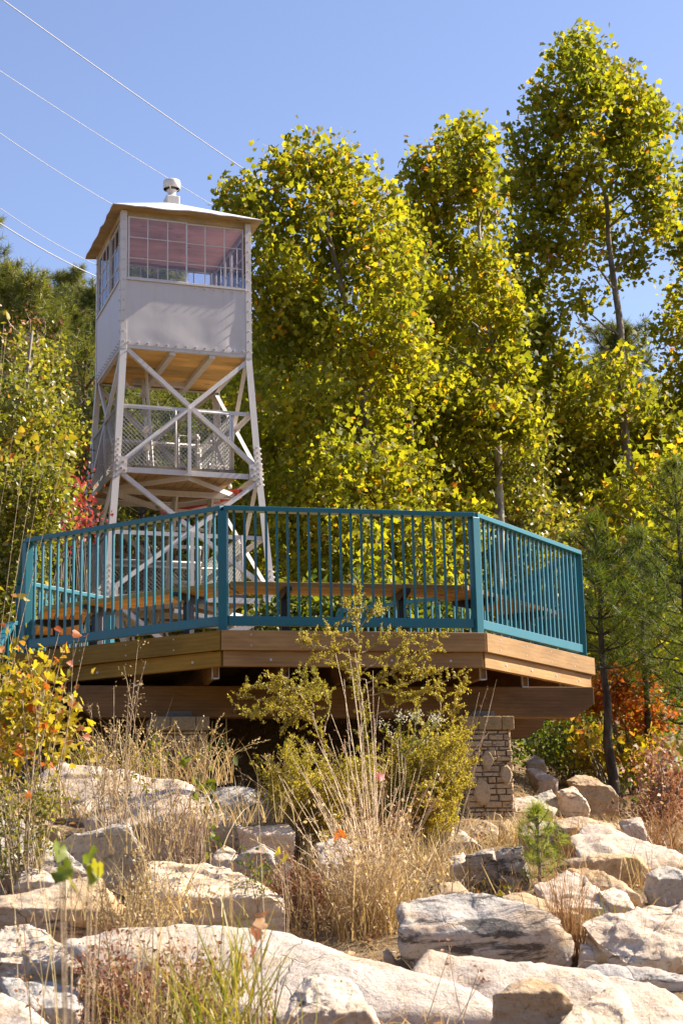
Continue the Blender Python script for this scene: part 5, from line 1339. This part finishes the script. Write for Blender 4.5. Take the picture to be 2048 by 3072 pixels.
# --- orange-red grass on the right
grass_clump('grass_tuft', 'upright orange-red grass clump among the right-hand boulders', 1305, 2205, 170, .62, .005, 'strawred', 240, rad=.05, lean=.14, bend=.35, group='dry grass tufts')
grass_clump('grass_tuft', 'thin wispy grass in front of the broad pale boulder', 1480, 2215, 60, .36, .004, 'strawred', 241, rad=.06, lean=.3, group='dry grass tufts')
grass_clump('grass_tuft', 'yellow-green tuft beside the orange grass', 1385, 2150, 70, .28, .005, 'grass', 242, rad=.05, lean=.4, group='dry grass tufts')
for i, (x, y, n, h, m_, lab) in enumerate([(1290,1960,200,.42,'strawred','reddish dry grass behind the pine seedling'), (1180,1940,170,.32,'straw','straw at the foot of the stone pillar'), (1230,1760,150,.40,'grass','yellowing grass beyond the pillar'), (1290,1800,150,.42,'straw','pale dry grass between the far boulders'), (1370,1960,110,.34,'strawred','dry grass by the brilliant white slab'), (1450,2040,90,.34,'straw','dry stalks at the dark-faced boulder'), (1520,1960,160,.5,'strawred','rusty grass at the right edge'), (1120,2050,120,.25,'straw','short straw above the black-streaked boulder')]):
    grass_clump('grass_tuft', lab, x, y, n, h, .0075, m_, 250+i, rad=.16, lean=.35, group='dry grass tufts')
# --- left side weeds
for i, (x, y, n, h, m_, Y, lab) in enumerate([(270,1790,80,.62,'straw',12.7,'tangled straw with drooping seed heads in front of the shaded beam'), (470,1800,80,.55,'straw',12.4,'drooping straw weed right of the tangled one'), (380,1790,60,.45,'straw',12.6,'straw grass between the two drooping weeds'), (200,1790,70,.45,'grass',12.7,'green-gold grass under the yellow-leaved shrub'), (110,1880,120,.45,'straw',10.1,'dry grass at left behind the tan boulder'), (330,1960,40,.55,'straw',9.4,'tall straw beside the dark slanted rock'), (440,1900,60,.36,'straw',10.0,'straw in front of the broad pale slab'), (560,1890,70,.34,'straw',10.6,'straw beside the grey speckled boulder')]):
    gy = g(at(x, y, Y).x, Y)
    p = at(x, y, Y); py_ = y
    t = grass_clump('grass_tuft', lab, x, py_, n, h, .008, m_, 270+i, Y=Y, rad=.17, lean=.3, bend=.8, group='dry grass tufts', heads=26 if i < 3 else 0)
def sprig_weed(label, base, Y, tips, mat, leafm, size, seed, k=10, tm=OVAL, stem='twig', r0=.005, name='weed', cat='weed', sub=5, subl=.2, bow=.1, group=None):
    rng = np.random.default_rng(seed)
    b = ghit(*base) if Y is None else at(base[0], base[1], Y)
    if Y is not None: b.z = min(b.z, g(b.x, b.y)-.02)
    t, e = stems_plant(name, label, cat, b, [at(x, y, b.y+rng.normal()*.12) for x, y in tips], stem, r0, rng, bow, sub=sub, subl=subl, group=group)
    P = np.repeat(np.array([np.array(q) for q in e]), k, 0); P = P+rng.normal(size=P.shape)*size*.9
    scatter('leaves', M[leafm], t, P, size*rng.uniform(.6, 1.2, len(P)), tm, rng, .3, world=WM[t.name])
    return t
sprig_weed('tall dry weed with bare branched top standing before the left fascia', (290,1850), 10.6, [(318,1475),(300,1560),(335,1520),(262,1575),(285,1530),(320,1570),(350,1640),(270,1650)], 'twig', 'straw', .02, 301, 4, sub=7, subl=.22, r0=.006)
sprig_weed('brown bushy weed with many bare twigs in the left middle ground', (270,1870), 10.4, [(240+rp.normal()*40, 1700+rp.normal()*40) for _ in range(26)], 'twig', 'straw', .022, 302, 3, sub=8, subl=.25, r0=.004)
sprig_weed('light green weed with upright leafy shoots before the dark bank', (350,1850), 10.8, [(300,1700),(315,1720),(350,1690),(360,1710),(340,1740),(375,1730)], 'twig', 'grass', .035, 303, 7, sub=4, subl=.12)
sprig_weed('broad green-leaved vine on the drooping straw', (480,1830), 10.9, [(455,1735),(480,1725),(500,1740),(440,1755),(470,1770)], 'twig', 'green', .07, 304, 2, HEART, sub=2)
sprig_weed('bare dark-twigged bush in front of the broad pale slab', (430,1985), 9.6, [(430+rp.normal()*70, 1840+rp.normal()*40) for _ in range(34)], 'twig', 'rust', .016, 305, 2, sub=6, subl=.25, r0=.0045)
sprig_weed('rust-red low weeds left of the tall dry stems', (690,2130), None, [(640+rp.normal()*55, 2040+rp.normal()*35) for _ in range(60)], 'twig', 'rust', .03, 306, 5, sub=4, subl=.1, r0=.003)
sprig_weed('rust-red weeds with curled leaves at the dry stem foot', (770,2120), None, [(740+rp.normal()*40, 2060+rp.normal()*30) for _ in range(40)], 'twig', 'rust', .03, 307, 5, sub=4, subl=.1, r0=.003)
sprig_weed('small fresh green sprout beside the bare dark-twigged bush', (482,1945), 9.7, [(478,1910),(490,1915),(470,1925)], 'twig', 'green', .05, 308, 5, sub=2, subl=.05)
sprig_weed('grey-green low weed by the wedge of grey rock', (590,2010), 9.0, [(560,1960),(590,1965),(610,1985),(575,1990),(630,1990)], 'twig', 'green', .025, 309, 8, sub=5, subl=.1)
sprig_weed('fallen bare branch with forked twigs poking out under the deck corner', (1020,1640), 12.3, [(1140,1560),(1120,1575),(1135,1580),(1100,1590)], 'paletwig', 'straw', .004, 310, 1, sub=6, subl=.1, r0=.005, name='dead_branch', cat='branch')
sprig_weed('arched pale dead stalk in front of the pillar footing', (1060,1925), 12.4, [(1100,1890),(1130,1915)], 'paletwig', 'straw', .01, 311, 3, sub=2, bow=.35, r0=.008, name='dead_stalk', cat='stalk')
sprig_weed('bent pale stalks lying beside the black-stained rocks', (1030,2060), 10.2, [(1090,2010),(1110,2020),(1075,2000)], 'paletwig', 'straw', .008, 312, 2, sub=2, bow=.3, r0=.007, name='dead_stalk', cat='stalk')
sprig_weed('little yellow-leaved seedlings in front of the black-stained rocks', (1120,2070), None, [(1090,2045),(1105,2055),(1165,2035),(1145,2050)], 'twig', 'gold_leaf', .035, 313, 2, HEART, sub=1, subl=.04)
# yellow-leaved shrub at the left edge
gs = [(20,1570,30,34),(75,1565,30,32),(110,1600,30,30),(15,1640,34,40),(70,1640,38,36),(120,1660,30,24),(150,1705,18,14),(45,1700,38,28),(5,1720,30,30)]
shrub('yellow_shrub', 'large-leaved yellow shrub at the left edge under the deck', 'shrub', gs, 9.3, 170, 6, .060, 'gold_leaf', 320, GRAPE, .09, dep=.3, limbs=16, rb=.007, bk='twig')
sprig_weed('bare twigs with curled pink-orange leaves rising in front of the left railing', (70,1760), 9.0, [(100,1530),(150,1480),(185,1455),(115,1490),(170,1470),(140,1440),(200,1460),(60,1480),(20,1440)], 'twig', 'orange_leaf', .055, 321, 1, HEART, sub=3, subl=.14, r0=.005)
sprig_weed('yellow-green leafy undergrowth below the yellow shrub', (60,1890), 9.0, [(60+rp.normal()*60, 1825+rp.normal()*25) for _ in range(36)], 'twig', 'small', .032, 322, 7, sub=5, subl=.16, r0=.003)
sprig_weed('overhanging yellow leafy branch high at the left edge', (-60,1500), 10.2, [(10,740),(15,770),(60,1010),(110,1015),(150,1040),(30,1000),(90,1030)], 'twig', 'gold_leaf', .062, 323, 4, HEART, sub=1, subl=.10, r0=.004, bow=.02, name='sapling', cat='sapling')
M['vine'] = leafmat('vine_leaves', [(0, (.10, .15, .01)), (.6, (.20, .25, .015)), (.9, (.26, .28, .02)), (1, (.22, .16, .03))], .5, 1.5)
# near foreground
def big_leaf_vine(label, base, Y, leaves, size, mat, seed):
    rng = np.random.default_rng(seed); b = at(base[0], base[1], Y); b.z = g(b.x, b.y)
    t = thing('vine_sprig', b, label, 'vine')
    mb = MB(); P = []
    for x, y in leaves:
        p = at(x, y, Y+rng.normal()*.03); P.append(np.array(p)); mb.tube([b, b.lerp(p, .6)+Vector((.02, 0, .02)), p], [.0022, .0018, .0012], 5, False)
    mb.build('stems', M['twig'], t, world=WM[t.name])
    scatter('leaves', M[mat], t, np.array(P), size*rng.uniform(.85, 1.1, len(P)), GRAPE, rng, -.2, world=WM[t.name], dirs=np.tile([[.2, -.1, -1.0]], (len(P), 1)), spread=.55)
    return t
big_leaf_vine('blurred green vine leaves hanging close to the camera at left', (120, 2500), 3.2, [(138,1952),(150,1992),(205,1962),(226,1990),(164,2026),(212,2005),(145,2010)], .062, 'vine', 330)
big_leaf_vine('dull red and green leaves on a thin stem by the long grass blades', (560, 2500), 4.2, [(598,2100),(588,2140),(580,2185),(566,2205),(600,2120)], .052, 'rust', 331)
big_leaf_vine('single red leaf caught high in the dry stems', (870, 2130), 10.5, [(872,1782)], .10, 'red_leaf', 332)
big_leaf_vine('orange leaf hanging in the middle of the dry stems', (790, 2130), 9.0, [(772,1918),(780,1914)], .09, 'orange_leaf', 333)
big_leaf_vine('yellow-green leaf by the grey wedge of rock', (650, 2080), 7.5, [(638,1955),(648,1975),(655,1968)], .07, 'gold_leaf', 334)
grass_clump('grass_tuft', 'long yellow-green grass blades arching in the lower left foreground', 500, 2420, 110, .50, .007, 'grass', 340, Y=5.2, rad=.10, lean=.32, bend=.5, group='dry grass tufts')
grass_clump('grass_tuft', 'sheaf of broad green blades standing beside the red and green leaves', 535, 2290, 26, .40, .009, 'grass', 341, Y=5.4, rad=.035, lean=.22, bend=.35, group='dry grass tufts')
grass_clump('grass_tuft', 'thin tall straw stalks in the lower left foreground', 330, 2420, 46, .95, .005, 'straw', 342, Y=5.6, rad=.20, lean=.10, bend=.25, group='dry grass tufts', heads=16, hsize=.013)
grass_clump('grass_tuft', 'mixed green and straw grass at the bottom edge', 400, 2440, 130, .36, .006, 'straw', 343, Y=5.5, rad=.20, lean=.4, bend=.7, group='dry grass tufts')
sprig_weed('reddish leafy weed at the bottom edge left of the long grass', (270,2400), 6.0, [(270+rp.normal()*60, 2230+rp.normal()*50) for _ in range(44)], 'twig', 'rust', .022, 344, 7, sub=6, subl=.14, r0=.0028)
sprig_weed('pinkish low weed at the bottom edge right of the long grass', (440,2420), 5.9, [(450+rp.normal()*80, 2250+rp.normal()*50) for _ in range(50)], 'twig', 'rust', .022, 345, 7, sub=6, subl=.14, r0=.0028)
sprig_weed('tangle of straw and green weeds between the left boulders', (330,2130), 7.6, [(330+rp.normal()*60, 2050+rp.normal()*50) for _ in range(50)], 'twig', 'straw', .022, 346, 4, sub=6, subl=.16, r0=.0028)
grass_clump('grass_tuft', 'straw grass filling the gap below the dark slanted rock', 330, 2110, 110, .36, .006, 'straw', 347, Y=7.8, rad=.20, lean=.3, bend=.6, group='dry grass tufts')
sprig_weed('thin single stalk with small leaves in front of the huge cream slab', (1010,2290), 6.6, [(1030,2170),(1035,2175),(1095,2240),(1110,2245)], 'twig', 'rust', .022, 348, 3, sub=1, subl=.04, r0=.0025)
# litter and small dry grass between the stones: uncountable
def ground_cover():
    rng = np.random.default_rng(400); n = 26000
    X = rng.uniform(-3.6, 4.2, n); Y = rng.uniform(5.5, 19, n)
    keep = np.abs(X) < Y*.24+.3; X, Y = X[keep], Y[keep]; n = len(X)
    B = np.stack([X, Y, gz(X, Y)-.01], 1)
    o = blades('dry_grass', M['straw'], None, B, rng.uniform(.04, .17, n), .005, .7, rng, .9, segs=3)
    tag(o, 'short dry grass and straw litter covering the ground between the boulders', 'grass', kind='stuff')
    n = 9000; X = rng.uniform(-3.6, 5.5, n); Y = rng.uniform(6, 22, n)
    P = np.stack([X, Y, gz(X, Y)+.015], 1)
    o = scatter('fallen_leaves', M['rust'], None, P, rng.uniform(.03, .07, n), OVAL, rng, 2.5)
    tag(o, 'brown fallen leaves scattered on the slope', 'leaves', kind='stuff')
    n = 9000; X = rng.uniform(-9, 9, n); Y = rng.uniform(17, 34, n)
    keep = ~((np.abs(X+.5) < 3.3) & (Y < 19.5)); X, Y = X[keep], Y[keep]; n = len(X)
    P = np.stack([X, Y, gz(X, Y)+rng.uniform(0, .5, n)], 1)
    o = scatter('undergrowth', M['green'], None, P, rng.uniform(.08, .16, n), HEART, rng, .8)
    tag(o, 'low green undergrowth on the bank behind the deck', 'undergrowth', kind='stuff')
ground_cover()
# ------------------------------------------------------------------ power lines
def cable(label, p0, p1, Y0, Y1, r=.016):
    a, b = at(p0[0], p0[1], Y0), at(p1[0], p1[1], Y1)
    a2 = a+(a-b)*.25; b2 = b+(b-a)*.9
    pts = []
    for k in range(25):
        u = k/24; p = a2.lerp(b2, u); s_ = 0 # a long span: sag is slight over the part in view
        p.z -= 1.1*(1-(2*u-1)**2)*0.25-.12; pts.append(p)
    o = MB().tube(pts, r, 6).build('power_line', M['wire'], None, smooth=True)
    tag(o, label, 'power line', 'power lines crossing the sky')
cable('power line highest in the sky, crossing to the top of the left sycamore', (0, -5), (615, 415), 34, 46, .013)
cable('thin power line second from the top, passing just above the roof ventilator', (0, 163), (508, 472), 34, 46, .008)
cable('thin power line third from the top, meeting the left corner of the cab roof', (0, 306), (285, 472), 34, 40, .008)
cable('thin power line ending behind the cab, upper of the low pair over the pines', (0, 478), (200, 585), 34, 38, .007)
cable('brighter power line lowest of all, crossing the tops of the hillside pines', (0, 513), (222, 622), 33, 37, .012)
